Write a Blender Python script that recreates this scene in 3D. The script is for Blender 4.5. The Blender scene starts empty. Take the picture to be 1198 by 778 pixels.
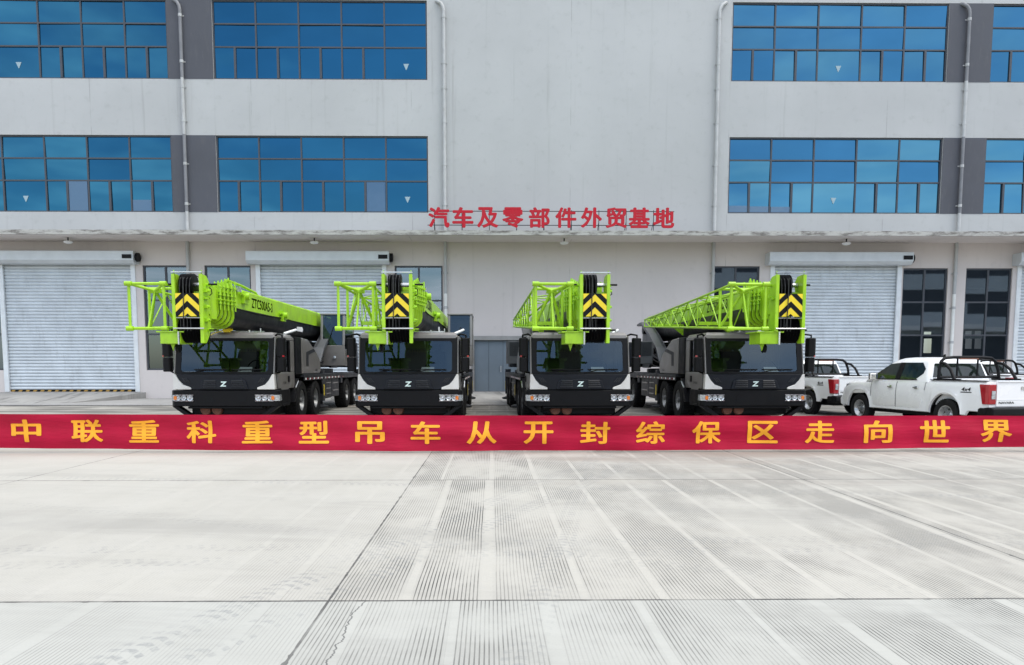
import bpy, bmesh, math, random
from mathutils import Vector, Matrix
R = math.radians
PI = math.pi
random.seed(7)
sc = bpy.context.scene
C = sc.collection

# ------------------------------------------------------------------ camera, sky, sun, exposure
PW, PH = 1198.0, 778.0
F = 865.0                        # focal length in photo pixels
YAW, PITCH, H = R(0.65), math.atan(.086), 1.55
CX = 575 + F * math.tan(YAW)
CY = 428 + F * math.tan(PITCH)
cam_d = bpy.data.cameras.new('camera')
cam = bpy.data.objects.new('camera', cam_d)
C.objects.link(cam)
cam.location = (0, 0, H)
cam.rotation_euler = (PI / 2 - PITCH, 0, -YAW)
cam_d.sensor_fit = 'HORIZONTAL'
cam_d.sensor_width = 36
cam_d.lens = 36 * F / PW
cam_d.shift_x = (PW / 2 - CX) / PW
cam_d.shift_y = (CY - PH / 2) / PW
cam_d.clip_start, cam_d.clip_end = .1, 3000
sc.camera = cam

SUN_EL, SUN_AZ = R(62), R(122)    # azimuth from +Y towards +X (a high veiled sun over the viewer's right shoulder)
world = bpy.data.worlds.new('World')
sc.world = world
world.use_nodes = True
sun_d = bpy.data.lights.new('sun', 'SUN')
sun_d.energy, sun_d.angle, sun_d.color = .95, R(26), (1, .95, .85)
sun = bpy.data.objects.new('sun', sun_d)
C.objects.link(sun)
sd = Vector((math.sin(SUN_AZ) * math.cos(SUN_EL), math.cos(SUN_AZ) * math.cos(SUN_EL), math.sin(SUN_EL)))
sun.rotation_euler = (-sd).to_track_quat('-Z', 'Y').to_euler()
sun.location = (20, -30, 60)
sc.view_settings.view_transform = 'Standard'
sc.view_settings.look = 'None'
sc.view_settings.exposure = 0.93
sc.view_settings.gamma = 1
sc.cycles.max_bounces = 8
sc.cycles.transparent_max_bounces = 12
sc.cycles.caustics_reflective = False
sc.cycles.caustics_refractive = False

# ------------------------------------------------------------------ node helpers
class NT:
    def __init__(s, tree):
        s.t = tree; s.n = tree.nodes; s.l = tree.links
    def put(s, sock, v):
        if isinstance(v, bpy.types.NodeSocket): s.l.new(v, sock)
        else: sock.default_value = v
    def m(s, op, a, b=None, c=None, clamp=False):
        n = s.n.new('ShaderNodeMath'); n.operation = op; n.use_clamp = clamp
        for i, v in enumerate((a, b, c)):
            if v is not None: s.put(n.inputs[i], v)
        return n.outputs[0]
    def add(s, a, b): return s.m('ADD', a, b)
    def sub(s, a, b): return s.m('SUBTRACT', a, b)
    def mul(s, a, b): return s.m('MULTIPLY', a, b)
    def div(s, a, b): return s.m('DIVIDE', a, b)
    def ss(s, x, lo, hi, a=0., b=1.):
        n = s.n.new('ShaderNodeMapRange'); n.interpolation_type = 'SMOOTHSTEP'
        s.put(n.inputs[0], x)
        for i, v in enumerate((lo, hi, a, b)): s.put(n.inputs[i + 1], v)
        return n.outputs[0]
    def coord(s, kind='Object'):
        return s.n.new('ShaderNodeTexCoord').outputs[kind]
    def xyz(s, v):
        n = s.n.new('ShaderNodeSeparateXYZ'); s.l.new(v, n.inputs[0]); return n.outputs
    def vec(s, x, y, z=0.):
        n = s.n.new('ShaderNodeCombineXYZ')
        for i, v in enumerate((x, y, z)): s.put(n.inputs[i], v)
        return n.outputs[0]
    def noise(s, v, scale, detail=4., rough=.55, out='Fac'):
        n = s.n.new('ShaderNodeTexNoise'); s.l.new(v, n.inputs['Vector'])
        n.inputs['Scale'].default_value = scale; n.inputs['Detail'].default_value = detail
        n.inputs['Roughness'].default_value = rough
        return n.outputs[out]
    def white(s, v):
        n = s.n.new('ShaderNodeTexWhiteNoise'); n.noise_dimensions = '3D'; s.l.new(v, n.inputs['Vector']); return n.outputs['Value']
    def scale(s, v, k):
        n = s.n.new('ShaderNodeVectorMath'); n.operation = 'MULTIPLY'; s.l.new(v, n.inputs[0]); n.inputs[1].default_value = k
        return n.outputs[0]
    def mix(s, f, a, b, blend='MIX'):
        n = s.n.new('ShaderNodeMix'); n.data_type = 'RGBA'; n.blend_type = blend
        s.put(n.inputs[0], f)
        for i, v in ((6, a), (7, b)):
            s.put(n.inputs[i], v if isinstance(v, bpy.types.NodeSocket) else (*v[:3], 1))
        return n.outputs[2]
    def bump(s, h, strength=.2, dist=.01):
        n = s.n.new('ShaderNodeBump'); n.inputs['Strength'].default_value = strength; n.inputs['Distance'].default_value = dist
        s.l.new(h, n.inputs['Height']); return n.outputs[0]

def new_mat(name):
    m = bpy.data.materials.new(name); m.use_nodes = True
    t = NT(m.node_tree); b = t.n['Principled BSDF']
    return m, t, b

def paint(name, col, rough=.5, metal=0., var=.12, scale=3., dirt=None, dirt_amt=.35, bump=0., coat=0., spec=.5):
    """a surface with faint tonal variation, optional streaky dirt"""
    m, t, b = new_mat(name)
    co = t.coord()
    n1 = t.noise(co, scale, 5)
    f = t.ss(n1, .3, .7)
    lo = tuple(c * (1 - var) for c in col); hi = tuple(min(1, c * (1 + var)) for c in col)
    c = t.mix(f, lo, hi)
    if dirt:
        n2 = t.noise(t.scale(co, (2.5, 2.5, .6)), 2.2, 6, .65)
        c = t.mix(t.ss(n2, .5, .78, 0., dirt_amt), c, dirt)
    t.l.new(c, b.inputs['Base Color'])
    b.inputs['Metallic'].default_value = metal
    b.inputs['Specular IOR Level'].default_value = spec
    rr = t.ss(n1, .25, .75, max(.02, rough - .08), min(1, rough + .08))
    t.l.new(rr, b.inputs['Roughness'])
    if coat:
        b.inputs['Coat Weight'].default_value = coat; b.inputs['Coat Roughness'].default_value = .06
    if bump:
        t.l.new(t.bump(t.noise(co, scale * 9, 4), bump, .004), b.inputs['Normal'])
    return m

def glass(name, tint, refl_tint, base=.1, rough=.02):
    m, t, b = new_mat(name)
    t.n.remove(b)
    out = [n for n in t.n if n.type == 'OUTPUT_MATERIAL'][0]
    tr = t.n.new('ShaderNodeBsdfTransparent'); tr.inputs[0].default_value = (*tint, 1)
    gl = t.n.new('ShaderNodeBsdfGlossy'); gl.inputs['Color'].default_value = (*refl_tint, 1); gl.inputs['Roughness'].default_value = rough
    lw = t.n.new('ShaderNodeFresnel'); lw.inputs[0].default_value = 1.5
    fac = t.m('ADD', lw.outputs[0], base, clamp=True)
    mx = t.n.new('ShaderNodeMixShader')
    t.l.new(fac, mx.inputs[0]); t.l.new(tr.outputs[0], mx.inputs[1]); t.l.new(gl.outputs[0], mx.inputs[2])
    t.l.new(mx.outputs[0], out.inputs[0])
    return m

# sky: Nishita with drifting white cloud (only ever seen in reflections)
wt = NT(world.node_tree)
bg = wt.n['Background']
sky = wt.n.new('ShaderNodeTexSky')
sky.sky_type = 'NISHITA'; sky.sun_disc = False
sky.sun_elevation = SUN_EL; sky.sun_rotation = SUN_AZ
sky.air_density, sky.dust_density, sky.ozone_density = 1.2, 1.2, 1.5
wd = wt.coord('Generated')
wx = wt.xyz(wd)
den = wt.m('MAXIMUM', wx[2], .08)
cl = wt.vec(wt.div(wx[0], den), wt.div(wx[1], den), 0.)
cn = wt.noise(cl, .55, 7, .58)
cm = wt.m('MAXIMUM', wt.ss(cn, .42, .66), wt.ss(wx[2], .38, .72, 0., .8))     # broken cloud, closing in overhead
cloudc = wt.mix(cm, sky.outputs[0], (7.5, 7.6, 7.9))
wt.l.new(cloudc, bg.inputs[0])
bg.inputs[1].default_value = .15

# ------------------------------------------------------------------ mesh helpers
class MB:
    def __init__(s): s.v = []; s.f = []; s.mi = []; s.cur = 0
    def mat(s, i): s.cur = i; return s
    def face(s, pts):
        o = len(s.v); s.v += [tuple(p) for p in pts]; s.f.append(list(range(o, o + len(pts)))); s.mi.append(s.cur); return s
    def faces(s, vs, fs):
        o = len(s.v); s.v += [tuple(p) for p in vs]
        for f in fs: s.f.append([i + o for i in f]); s.mi.append(s.cur)
        return s
    def box(s, x0, x1, y0, y1, z0, z1):
        return s.faces([(x, y, z) for z in (z0, z1) for x, y in ((x0, y0), (x1, y0), (x1, y1), (x0, y1))],
                       [(0, 3, 2, 1), (4, 5, 6, 7), (0, 1, 5, 4), (1, 2, 6, 5), (2, 3, 7, 6), (3, 0, 4, 7)])
    def prism(s, pts, axis, a, b, top=None):
        """polygon extruded along an axis; pts in the other two axes; top: other outline at b"""
        def p(q, w):
            return {'x': (w, q[0], q[1]), 'y': (q[0], w, q[1]), 'z': (q[0], q[1], w)}[axis]
        n = len(pts); tp = top or pts
        vs = [p(q, a) for q in pts] + [p(q, b) for q in tp]
        fs = [list(range(n)), list(range(2 * n - 1, n - 1, -1))] + [(i, (i + 1) % n, n + (i + 1) % n, n + i) for i in range(n)]
        return s.faces(vs, fs)
    def cyl(s, p, q, r, n=10, r2=None):
        return s.tube([p, q], [r, r if r2 is None else r2], n)
    def tube(s, pts, r, n=8, closed=False):
        pts = [Vector(p) for p in pts]; k = len(pts)
        rs = r if isinstance(r, (list, tuple)) else [r] * k
        vs = []
        nrm = None
        for i, p in enumerate(pts):
            if closed: t = (pts[(i + 1) % k] - pts[i - 1])
            else: t = (pts[min(i + 1, k - 1)] - pts[max(i - 1, 0)])
            t.normalize()
            if nrm is None:
                nrm = t.orthogonal().normalized()
            else:
                nrm = (nrm - t * nrm.dot(t))
                nrm = nrm.normalized() if nrm.length > 1e-6 else t.orthogonal().normalized()
            bn = t.cross(nrm)
            for j in range(n):
                a = 2 * PI * j / n
                vs.append(p + (nrm * math.cos(a) + bn * math.sin(a)) * rs[i])
        fs = []
        for i in range(k if closed else k - 1):
            i2 = (i + 1) % k
            for j in range(n):
                j2 = (j + 1) % n
                fs.append((i * n + j, i * n + j2, i2 * n + j2, i2 * n + j))
        if not closed:
            fs.append(list(range(n - 1, -1, -1))); fs.append([(k - 1) * n + j for j in range(n)])
        return s.faces(vs, fs)
    def lathe(s, prof, axis='x', c=(0, 0, 0), n=24, caps=True):
        """prof: (offset along axis, radius); closed at both ends when the radius is 0"""
        vs = []; fs = []
        k = len(prof)
        for o, r in prof:
            for j in range(n):
                a = 2 * PI * j / n; u, w = r * math.cos(a), r * math.sin(a)
                d = {'x': (o, u, w), 'y': (u, o, w), 'z': (u, w, o)}[axis]
                vs.append((c[0] + d[0], c[1] + d[1], c[2] + d[2]))
        for i in range(k - 1):
            for j in range(n):
                fs.append((i * n + j, i * n + (j + 1) % n, (i + 1) * n + (j + 1) % n, (i + 1) * n + j))
        if caps: fs.append(list(range(n))); fs.append([(k - 1) * n + j for j in range(n)][::-1])
        return s.faces(vs, fs)
    def grid(s, rows, close=False):
        n = len(rows[0]); vs = [p for r in rows for p in r]; fs = []
        for i in range(len(rows) - 1):
            for j in range(n - 1 + (1 if close else 0)):
                fs.append((i * n + j, i * n + (j + 1) % n, (i + 1) * n + (j + 1) % n, (i + 1) * n + j))
        return s.faces(vs, fs)
    def build(s, name, mats, parent=None, bevel=0., smooth=None, weld=False, recalc=True, seg=2):
        me = bpy.data.meshes.new(name)
        me.from_pydata(s.v, [], s.f)
        mats = mats if isinstance(mats, (list, tuple)) else [mats]
        for m in mats: me.materials.append(m)
        for p, i in zip(me.polygons, s.mi): p.material_index = i
        bm = bmesh.new(); bm.from_mesh(me)
        if weld: bmesh.ops.remove_doubles(bm, verts=bm.verts, dist=1e-4)
        if recalc: bmesh.ops.recalc_face_normals(bm, faces=bm.faces)
        if smooth is not None:
            for f in bm.faces: f.smooth = True
            for e in bm.edges:
                if len(e.link_faces) == 2 and e.calc_face_angle(0) > R(smooth): e.smooth = False
        bm.to_mesh(me); bm.free()
        o = bpy.data.objects.new(name, me); C.objects.link(o)
        if parent: o.parent = parent
        if bevel:
            md = o.modifiers.new('bevel', 'BEVEL'); md.width = bevel; md.segments = seg
            md.limit_method = 'ANGLE'; md.angle_limit = R(40)
        return o

def empty(name, label, cat, loc=(0, 0, 0), rz=0., group=None):
    o = bpy.data.objects.new(name, None); C.objects.link(o)
    o.location = loc; o.rotation_euler = (0, 0, rz); o.empty_display_size = .3
    return tag(o, label, cat, group)
def tag(o, label, cat, group=None):
    o['label'] = label; o['category'] = cat
    if group: o['group'] = group
    return o
def kind(o, k): o['kind'] = k; return o
def copy_tree(o, parent=None):
    c = o.copy(); C.objects.link(c)
    if parent: c.parent = parent
    for ch in list(o.children): copy_tree(ch, c)
    return c

def text_mesh(body, size, sx=1., bold=.02, depth=.01, shear=0., align='CENTER', stroke=0.):
    """lettering as plain geometry in the XY plane, centred; returns verts, faces"""
    cu = bpy.data.curves.new('lettering', 'FONT')
    cu.body = body; cu.size = size; cu.offset = bold * size; cu.extrude = depth / 2; cu.shear = shear
    cu.resolution_u = 3; cu.align_x = align
    o = bpy.data.objects.new('lettering', cu); C.objects.link(o)
    dg = bpy.context.evaluated_depsgraph_get()
    me = o.evaluated_get(dg).to_mesh()
    vs = [v.co.copy() for v in me.vertices]; fs = [tuple(p.vertices) for p in me.polygons]
    o.evaluated_get(dg).to_mesh_clear()
    bpy.data.objects.remove(o); bpy.data.curves.remove(cu)
    if stroke:                       # heavier strokes: overlapping copies, each a hair further back
        v0, f0 = list(vs), list(fs); vs, fs = [], []
        for k, (dx, dy) in enumerate(((0, 0), (1, 0), (-1, 0), (0, 1), (0, -1), (.7, .7), (-.7, -.7), (.7, -.7), (-.7, .7))):
            o_ = len(vs)
            vs += [v + Vector((dx * stroke * size, dy * stroke * .75 * size, -.0004 * k)) for v in v0]
            fs += [tuple(i + o_ for i in f) for f in f0]
    lo = Vector((min(v.x for v in vs), min(v.y for v in vs), 0)); hi = Vector((max(v.x for v in vs), max(v.y for v in vs), 0))
    mid = (lo + hi) / 2
    return [Vector(((v.x - mid.x) * sx, v.y - mid.y, v.z)) for v in vs], fs

# photo pixel -> point on the plane Y = const (used to read real sizes off the photo)
RC = Matrix.Rotation(-YAW, 3, 'Z') @ Matrix.Rotation(PI / 2 - PITCH, 3, 'X')
def at(px, py, Y):
    d = RC @ Vector(((px - CX) / F, -(py - CY) / F, -1))
    k = Y / d.y
    return d.x * k, H + d.z * k

# ------------------------------------------------------------------ materials
M = {}
M['lime'] = paint('lime paint', (.325, .58, .013), .42, var=.12, scale=2.5, coat=.15, dirt=(.13, .22, .02), dirt_amt=.45)
M['black'] = paint('black paint', (.005, .0055, .007), .45, var=.2, spec=.18)
M['boomblack'] = paint('satin black boom', (.006, .0065, .008), .40, var=.25, spec=.25)
M['grey'] = paint('grey machine paint', (.20, .188, .178), .36, metal=.2, var=.08, coat=.3)
M['midgrey'] = paint('mid grey machine paint', (.085, .088, .095), .42, var=.1)
M['darkgrey'] = paint('dark grey machine paint', (.026, .028, .033), .45, var=.12, spec=.35)
M['silver'] = paint('silver paint', (.66, .645, .625), .34, metal=.15, var=.05, coat=.3)
M['charcoal'] = paint('charcoal panel', (.007, .009, .014), .42, var=.15, spec=.25)
M['gap'] = paint('shut line', (.10, .10, .105), .8, spec=.1)
M['rubber'] = paint('tyre rubber', (.010, .010, .011), .8, var=.25, scale=6, dirt=(.08, .075, .07), dirt_amt=.35, spec=.2)
M['steel'] = paint('bright steel', (.55, .56, .57), .3, metal=.9, var=.1)
M['alloy'] = paint('alloy wheel', (.42, .43, .44), .3, metal=.7, var=.1)
M['wheelsteel'] = paint('dull wheel steel', (.24, .245, .25), .42, metal=.6, var=.2, scale=6)
M['chrome'] = paint('chrome', (.8, .8, .8), .12, metal=1., var=.03)
M['rope'] = paint('greased rope', (.012, .012, .012), .5)
M['yellow'] = paint('warning yellow', (.82, .62, .02), .45, var=.05)
M['white'] = paint('white vehicle paint', (.82, .82, .82), .25, var=.01, coat=.6)
M['whitepanel'] = paint('white sheet', (.78, .79, .8), .6, var=.05)
M['ochre'] = paint('ochre stripe', (.42, .25, .05), .6, var=.15, scale=6)
M['red'] = paint('red lens', (.33, .008, .014), .15, var=.1, coat=.5)
M['amber'] = paint('amber lens', (.75, .20, .02), .2, var=.1, coat=.5)
M['clear'] = paint('clear lens', (.46, .48, .50), .15, metal=.5, var=.35, scale=22)
M['plastic'] = paint('black plastic', (.005, .005, .006), .5, var=.15, spec=.18)
M['rust'] = paint('rusty brown steel', (.16, .06, .035), .6, var=.3, scale=8)
M['seat'] = paint('seat cloth', (.05, .055, .05), .9, var=.2)
M['wind'] = glass('windscreen glass', (.40, .45, .45), (.34, .42, .48), .10)
M['sideglass'] = glass('tinted side glass', (.16, .2, .19), (.9, .95, 1.), .08)
M['lowglass'] = glass('shop window glass', (.40, .46, .49), (.50, .62, .72), .22)
M['teal'] = paint('badge silver', (.70, .86, .84), .3, metal=.3, var=.05)
M['sticker'] = paint('pale sticker', (.27, .37, .42), .6, var=.05)
M['frame'] = paint('window frame', (.045, .05, .062), .45, var=.1)
M['galv'] = paint('galvanised slat', (.58, .625, .66), .48, metal=.1, var=.07, scale=1.2, dirt=(.33, .35, .36), dirt_amt=.45)
M['galvlight'] = paint('galvanised rail', (.68, .71, .73), .4, metal=.1, var=.06)
M['hood'] = paint('shutter hood', (.60, .635, .665), .42, metal=.1, var=.06, scale=1.5)
M['doorblue'] = paint('steel door paint', (.14, .175, .205), .5, var=.06, scale=1)
M['doorframe'] = paint('brushed door trim', (.3, .29, .28), .4, metal=.4, var=.1)
M['pipe'] = paint('white pvc pipe', (.42, .43, .43), .5, var=.08, dirt=(.25, .24, .22), dirt_amt=.6)
M['pipewhite'] = paint('white pipe', (.72, .725, .70), .45, var=.06, dirt=(.4, .4, .37), dirt_amt=.4)
M['pipegrey'] = paint('grey pvc pipe', (.17, .175, .19), .55, var=.1, dirt=(.3, .3, .3), dirt_amt=.5)
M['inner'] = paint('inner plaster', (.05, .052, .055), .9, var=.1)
M['signred'] = paint('sign red', (.43, .003, .017), .75, var=.06)
M['gold'] = paint('banner gold', (.90, .38, .014), .6, var=.06, scale=5)
M['panel'] = paint('grey facade panel', (.065, .069, .084), .7, var=.1, scale=.8, dirt=(.10, .10, .11), dirt_amt=.5)

def wall_mat(name, col, stain, amt, streak):
    m, t, b = new_mat(name)
    co = t.coord(); x = t.xyz(co)
    big = t.noise(co, .16, 5, .6)
    c = t.mix(t.ss(big, .3, .7), tuple(v * .93 for v in col), tuple(min(1, v * 1.05) for v in col))
    fine = t.noise(co, 2.6, 6, .65)
    c = t.mix(t.ss(fine, .52, .8, 0., amt * .6), c, stain)
    run = t.noise(t.scale(co, (3.2, 1, .12)), 1., 6, .62)        # rain runs
    c = t.mix(t.ss(run, .56, .80, 0., streak), c, stain)
    # hairline render cracks / day joints
    jz = t.m('ABSOLUTE', t.sub(t.m('FRACT', t.div(x[0], 7.3)), .5))
    jl = t.mul(t.ss(jz, .0012, .003, 1., 0.), t.ss(t.noise(co, .9, 3), .42, .6, 0., .35))
    c = t.mix(jl, c, tuple(v * .5 for v in stain))
    t.l.new(c, b.inputs['Base Color'])
    b.inputs['Roughness'].default_value = .85
    b.inputs['Specular IOR Level'].default_value = .2
    t.l.new(t.bump(t.noise(co, 30, 5, .7), .25, .006), b.inputs['Normal'])
    return m
M['upper'] = wall_mat('pale facade paint', (.425, .435, .438), (.25, .25, .245), .5, .55)
M['lower'] = wall_mat('lower wall paint', (.60, .555, .535), (.42, .39, .375), .5, .4)
M['soffit'] = wall_mat('canopy render', (.74, .69, .67), (.46, .43, .41), .5, .3)
M['oppwall'] = wall_mat('opposite wall paint', (.50, .51, .52), (.30, .30, .31), .5, .3)
def fascia_mat():
    m, t, b = new_mat('weathered canopy edge')
    co = t.coord()
    n = t.noise(t.scale(co, (1.4, 1, 6)), 1.3, 7, .72)
    c = t.mix(t.ss(n, .42, .66), (.43, .425, .40), (.12, .11, .10))
    t.l.new(c, b.inputs['Base Color']); b.inputs['Roughness'].default_value = .9
    return m
M['fascia'] = fascia_mat()

def blue_glass(name, col, seed):
    m, t, b = new_mat(name)
    co = t.coord(); x = t.xyz(co)
    c = t.mix(t.ss(t.noise(t.scale(co, (.25, 1, .5)), .6, 4), .3, .7), tuple(v * .9 for v in col), tuple(v * 1.08 for v in col))
    t.l.new(c, b.inputs['Base Color'])
    b.inputs['Metallic'].default_value = 1.
    b.inputs['Roughness'].default_value = .03
    t.l.new(t.bump(t.noise(co, .4, 1), .25, .01), b.inputs['Normal'])
    return m
M['blueglass'] = blue_glass('blue reflective glass', (.028, .118, .19), 1.)
M['blueglassb'] = blue_glass('blue reflective glass lighter', (.052, .155, .235), 2.)

def banner_mat():
    m, t, b = new_mat('crimson banner cloth')
    co = t.coord()
    n = t.noise(t.scale(co, (1, 1, 2.5)), 1.1, 4)
    c = t.mix(t.ss(n, .3, .7), (.36, .0015, .026), (.43, .002, .035))
    t.l.new(c, b.inputs['Base Color']); b.inputs['Roughness'].default_value = .55
    b.inputs['Specular IOR Level'].default_value = .25
    t.l.new(t.bump(t.noise(t.scale(co, (.5, 1, 4)), 2.5, 4), .6, .02), b.inputs['Normal'])
    return m
M['banner'] = banner_mat()

def concrete_mat():
    m, t, b = new_mat('grooved concrete yard')
    co = t.coord(); s = t.xyz(co); X, Y = s[0], s[1]
    lx, ly = 5.35, 5.2
    gx, gy = t.div(t.add(X, 1.08), lx), t.div(t.sub(Y, 4.79), ly)
    ix, iy = t.m('FLOOR', gx), t.m('FLOOR', gy)
    rnd = t.white(t.vec(ix, iy, 3.)); rnd2 = t.white(t.vec(ix, iy, 8.))
    big = t.noise(co, .22, 5, .6)
    med = t.noise(co, 1.3, 6, .65)
    fin = t.noise(co, 22., 5, .7)
    c = t.mix(t.ss(big, .32, .68), (.385, .368, .325), (.445, .426, .376))
    c = t.mix(t.ss(med, .35, .7, 0., .45), c, (.46, .442, .40))
    c = t.mix(t.ss(fin, .5, .85, 0., .35), c, (.42, .42, .41))
    agg = t.noise(co, 70., 3, .7)
    c = t.mix(t.ss(agg, .42, .75, 0., .35), c, (.27, .26, .24))
    dust = t.noise(co, 5., 6, .75)
    c = t.mix(t.ss(dust, .52, .78, 0., .5), c, (.30, .29, .265))
    # slabs were poured from slightly different mixes; the one nearest is colder
    c = t.mix(t.mul(rnd2, .28), c, (.315, .318, .298))
    near = t.ss(Y, 4.77, 4.81, .42, 0.)
    c = t.mix(near, c, (.385, .40, .378))
    # --- saw-cut anti-slip grooves running away from the viewer, cut in passes about half a metre wide
    wob = t.mul(t.sub(t.noise(t.vec(t.mul(X, .2), t.mul(Y, .35), 0.), 1., 2), .5), .05)
    xg = t.add(t.add(X, wob), t.mul(rnd, .6))
    xw = t.add(xg, t.mul(t.noise(t.vec(t.mul(X, 1.1), iy, 4.), 1., 2), .55))
    ps = t.m('FRACT', t.div(xw, .60))
    pid = t.m('FLOOR', t.div(xw, .60))
    inb = t.mul(t.ss(ps, .0, .03), t.ss(ps, .88, .92, 1., 0.))
    prand = t.white(t.vec(pid, iy, 5.))
    fr = t.m('ABSOLUTE', t.sub(t.m('FRACT', t.div(xg, .0265)), .5))
    line = t.ss(fr, .12, .18, 1., 0.)
    wear = t.noise(t.vec(X, t.mul(Y, .55), 0.), .9, 5, .62)
    wear = t.mul(t.ss(wear, .38, .60, .16, 1.), t.ss(t.noise(t.vec(t.mul(X, 2.), t.mul(Y, .8), 31.), 1., 4), .34, .56, .38, 1.))
    side = t.ss(X, -1.10, -1.06, .30, 1.)
    fadel = t.ss(X, -6.5, -1.1, .12, 1.)
    amt = t.mul(t.mul(t.mul(line, inb), t.mul(wear, side)), t.mul(fadel, t.ss(prand, 0., 1., .7, 1.25)))
    c = t.mix(t.m('MINIMUM', amt, 1.), c, (.03, .03, .028))
    # grooved passes hold a little more dirt than the uncut strips
    c = t.mix(t.mul(t.mul(inb, t.mul(t.ss(X, -1.10, -1.06, .04, 1.), wear)), .22), c, (.20, .197, .18))
    # --- sweeping tyre smudges, then dirt and painted shade further back
    bend = t.add(Y, t.mul(t.m('SINE', t.mul(X, .16)), 1.4))
    sm = t.noise(t.vec(t.mul(X, .07), t.mul(bend, 1.15), 2.), 1., 6, .6)
    sm2 = t.noise(co, .5, 3)
    c = t.mix(t.mul(t.ss(t.add(t.mul(sm, .8), t.mul(t.noise(t.vec(t.mul(X, .6), t.mul(Y, 7.), 3.), 1., 5, .7), .2)), .46, .64, 0., .42), t.ss(sm2, .32, .6)), c, (.235, .23, .212))
    c = t.mix(t.ss(t.noise(t.vec(t.mul(X, .12), t.mul(Y, .5), 7.), 1., 5), .52, .70, 0., t.ss(Y, 8., 13., .08, .75)), c, (.24, .21, .18))
    c = t.mix(t.mul(t.ss(t.noise(t.vec(t.mul(X, .3), t.mul(Y, .9), 11.), 1., 5), .35, .6), t.ss(Y, 18., 22., 0., .8)), c, (.10, .097, .09))  # dirt around the cranes, with their shade painted into the same tone
    # --- tread prints of heavy tyres
    def track(ox, oy, ang, wid, amount, off):
        ca, sa = math.cos(ang), math.sin(ang)
        u = t.add(t.mul(t.sub(X, ox), ca), t.mul(t.sub(Y, oy), sa))
        v = t.sub(t.mul(t.sub(Y, oy), ca), t.mul(t.sub(X, ox), sa))
        av = t.m('ABSOLUTE', v)
        band = t.ss(av, wid * .9, wid, 1., 0.)
        blk = t.ss(t.m('SINE', t.add(t.mul(u, 62.), t.mul(av, 26.))), -.15, .25)
        gap = t.ss(t.m('ABSOLUTE', t.sub(av, wid * .45)), .008, .016)
        n = t.mul(t.ss(t.noise(t.vec(X, Y, off), 2.2, 4), .36, .6), t.ss(t.noise(t.vec(X, Y, off), 26., 4, .7), .35, .6, .2, 1.))
        return t.mul(t.mul(t.mul(band, blk), t.mul(gap, n)), amount)
    for a in ((-1.85, 4.2, R(66), .13, .5, 0.), (-1.45, 4.2, R(64), .12, .45, 4.), (-3, 6.2, R(3), .12, .28, 9.), (-3, 5.75, R(4), .12, .30, 12.),
              (.25, 4.3, R(80), .12, .35, 15.), (6, 8.6, R(172), .13, .35, 21.), (-3.5, 7.6, R(158), .11, .2, 30.)):
        c = t.mix(track(*a), c, (.17, .18, .185))
    # --- joints
    def joint(g, period, wid, nz, seed):
        d = t.mul(t.m('ABSOLUTE', t.sub(t.m('FRACT', t.add(g, .5)), .5)), period)
        chip = t.mul(t.ss(t.noise(t.vec(X, Y, seed + 40.), 5., 3), .60, .72), .014)
        rag = t.add(t.sub(d, chip), t.mul(t.sub(t.noise(t.vec(X, Y, seed), 9., 5), .5), .02))
        return t.mul(t.ss(rag, wid * .5, wid, 1., 0.), t.ss(t.noise(t.vec(X, Y, seed), nz, 4), .30, .55, .35, .95))
    c = t.mix(joint(gy, ly, .017, 2.5, 1.), c, (.06, .058, .055))
    c = t.mix(joint(gx, lx, .010, 1.1, 2.), c, (.07, .068, .065))
    # --- crack in the near slab, chipped patches
    cr = t.add(-.86, t.mul(t.sub(t.noise(t.vec(0., Y, 0.), 2.6, 6, .7), .5), .22))
    cd = t.m('ABSOLUTE', t.sub(X, cr))
    c = t.mix(t.mul(t.ss(cd, .002, .007, 1., 0.), t.ss(Y, 4.78, 4.80, .85, 0.)), c, (.07, .07, .07))
    sp = t.noise(co, 3.1, 3)
    c = t.mix(t.ss(sp, .73, .76, 0., .5), c, (.24, .24, .23))
    grit = t.noise(co, 11., 2)
    c = t.mix(t.ss(grit, .775, .79, 0., .6), c, (.14, .13, .12))
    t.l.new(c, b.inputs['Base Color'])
    b.inputs['Roughness'].default_value = .82
    b.inputs['Specular IOR Level'].default_value = .3
    h = t.sub(t.mul(fin, .3), amt)
    t.l.new(t.bump(h, .3, .004), b.inputs['Normal'])
    return m
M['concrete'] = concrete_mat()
def ramp_mat():
    m, t, b = new_mat('scuffed ramp concrete')
    co = t.coord(); x = t.xyz(co)
    c = t.mix(t.ss(t.noise(co, .8, 5), .3, .7), (.27, .265, .255), (.35, .345, .33))
    sk = t.noise(t.vec(t.add(t.mul(x[0], 1.3), t.mul(x[1], .25)), t.mul(x[1], .16), 0.), 1.6, 6, .65)   # wheel scuffs running up the slope
    c = t.mix(t.ss(sk, .50, .68, 0., .8), c, (.085, .083, .08))
    t.l.new(c, b.inputs['Base Color']); b.inputs['Roughness'].default_value = .85
    t.l.new(t.bump(t.noise(co, 14, 5), .3, .006), b.inputs['Normal'])
    return m
M['ramp'] = ramp_mat()
M['apron'] = paint('apron concrete', (.33, .325, .315), .85, var=.1, scale=.7, dirt=(.14, .135, .13), dirt_amt=.6, bump=.3)

# ------------------------------------------------------------------ setting: ground, apron, ramps
g = MB()
g.face([(-700, -700, 0), (700, -700, 0), (700, 700, 0), (-700, 700, 0)])
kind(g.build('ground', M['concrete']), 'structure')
YF = 35.0
AY = 29.2
g = MB()
g.box(-60, 60, AY, YF + .2, -.1, .03)
kind(g.build('pavement', M['apron'], bevel=.012), 'structure')
g = MB(); g.box(-60, 60, AY - .14, AY - .01, -.05, .008)
kind(g.build('drain_channel', M['darkgrey']), 'structure')

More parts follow.
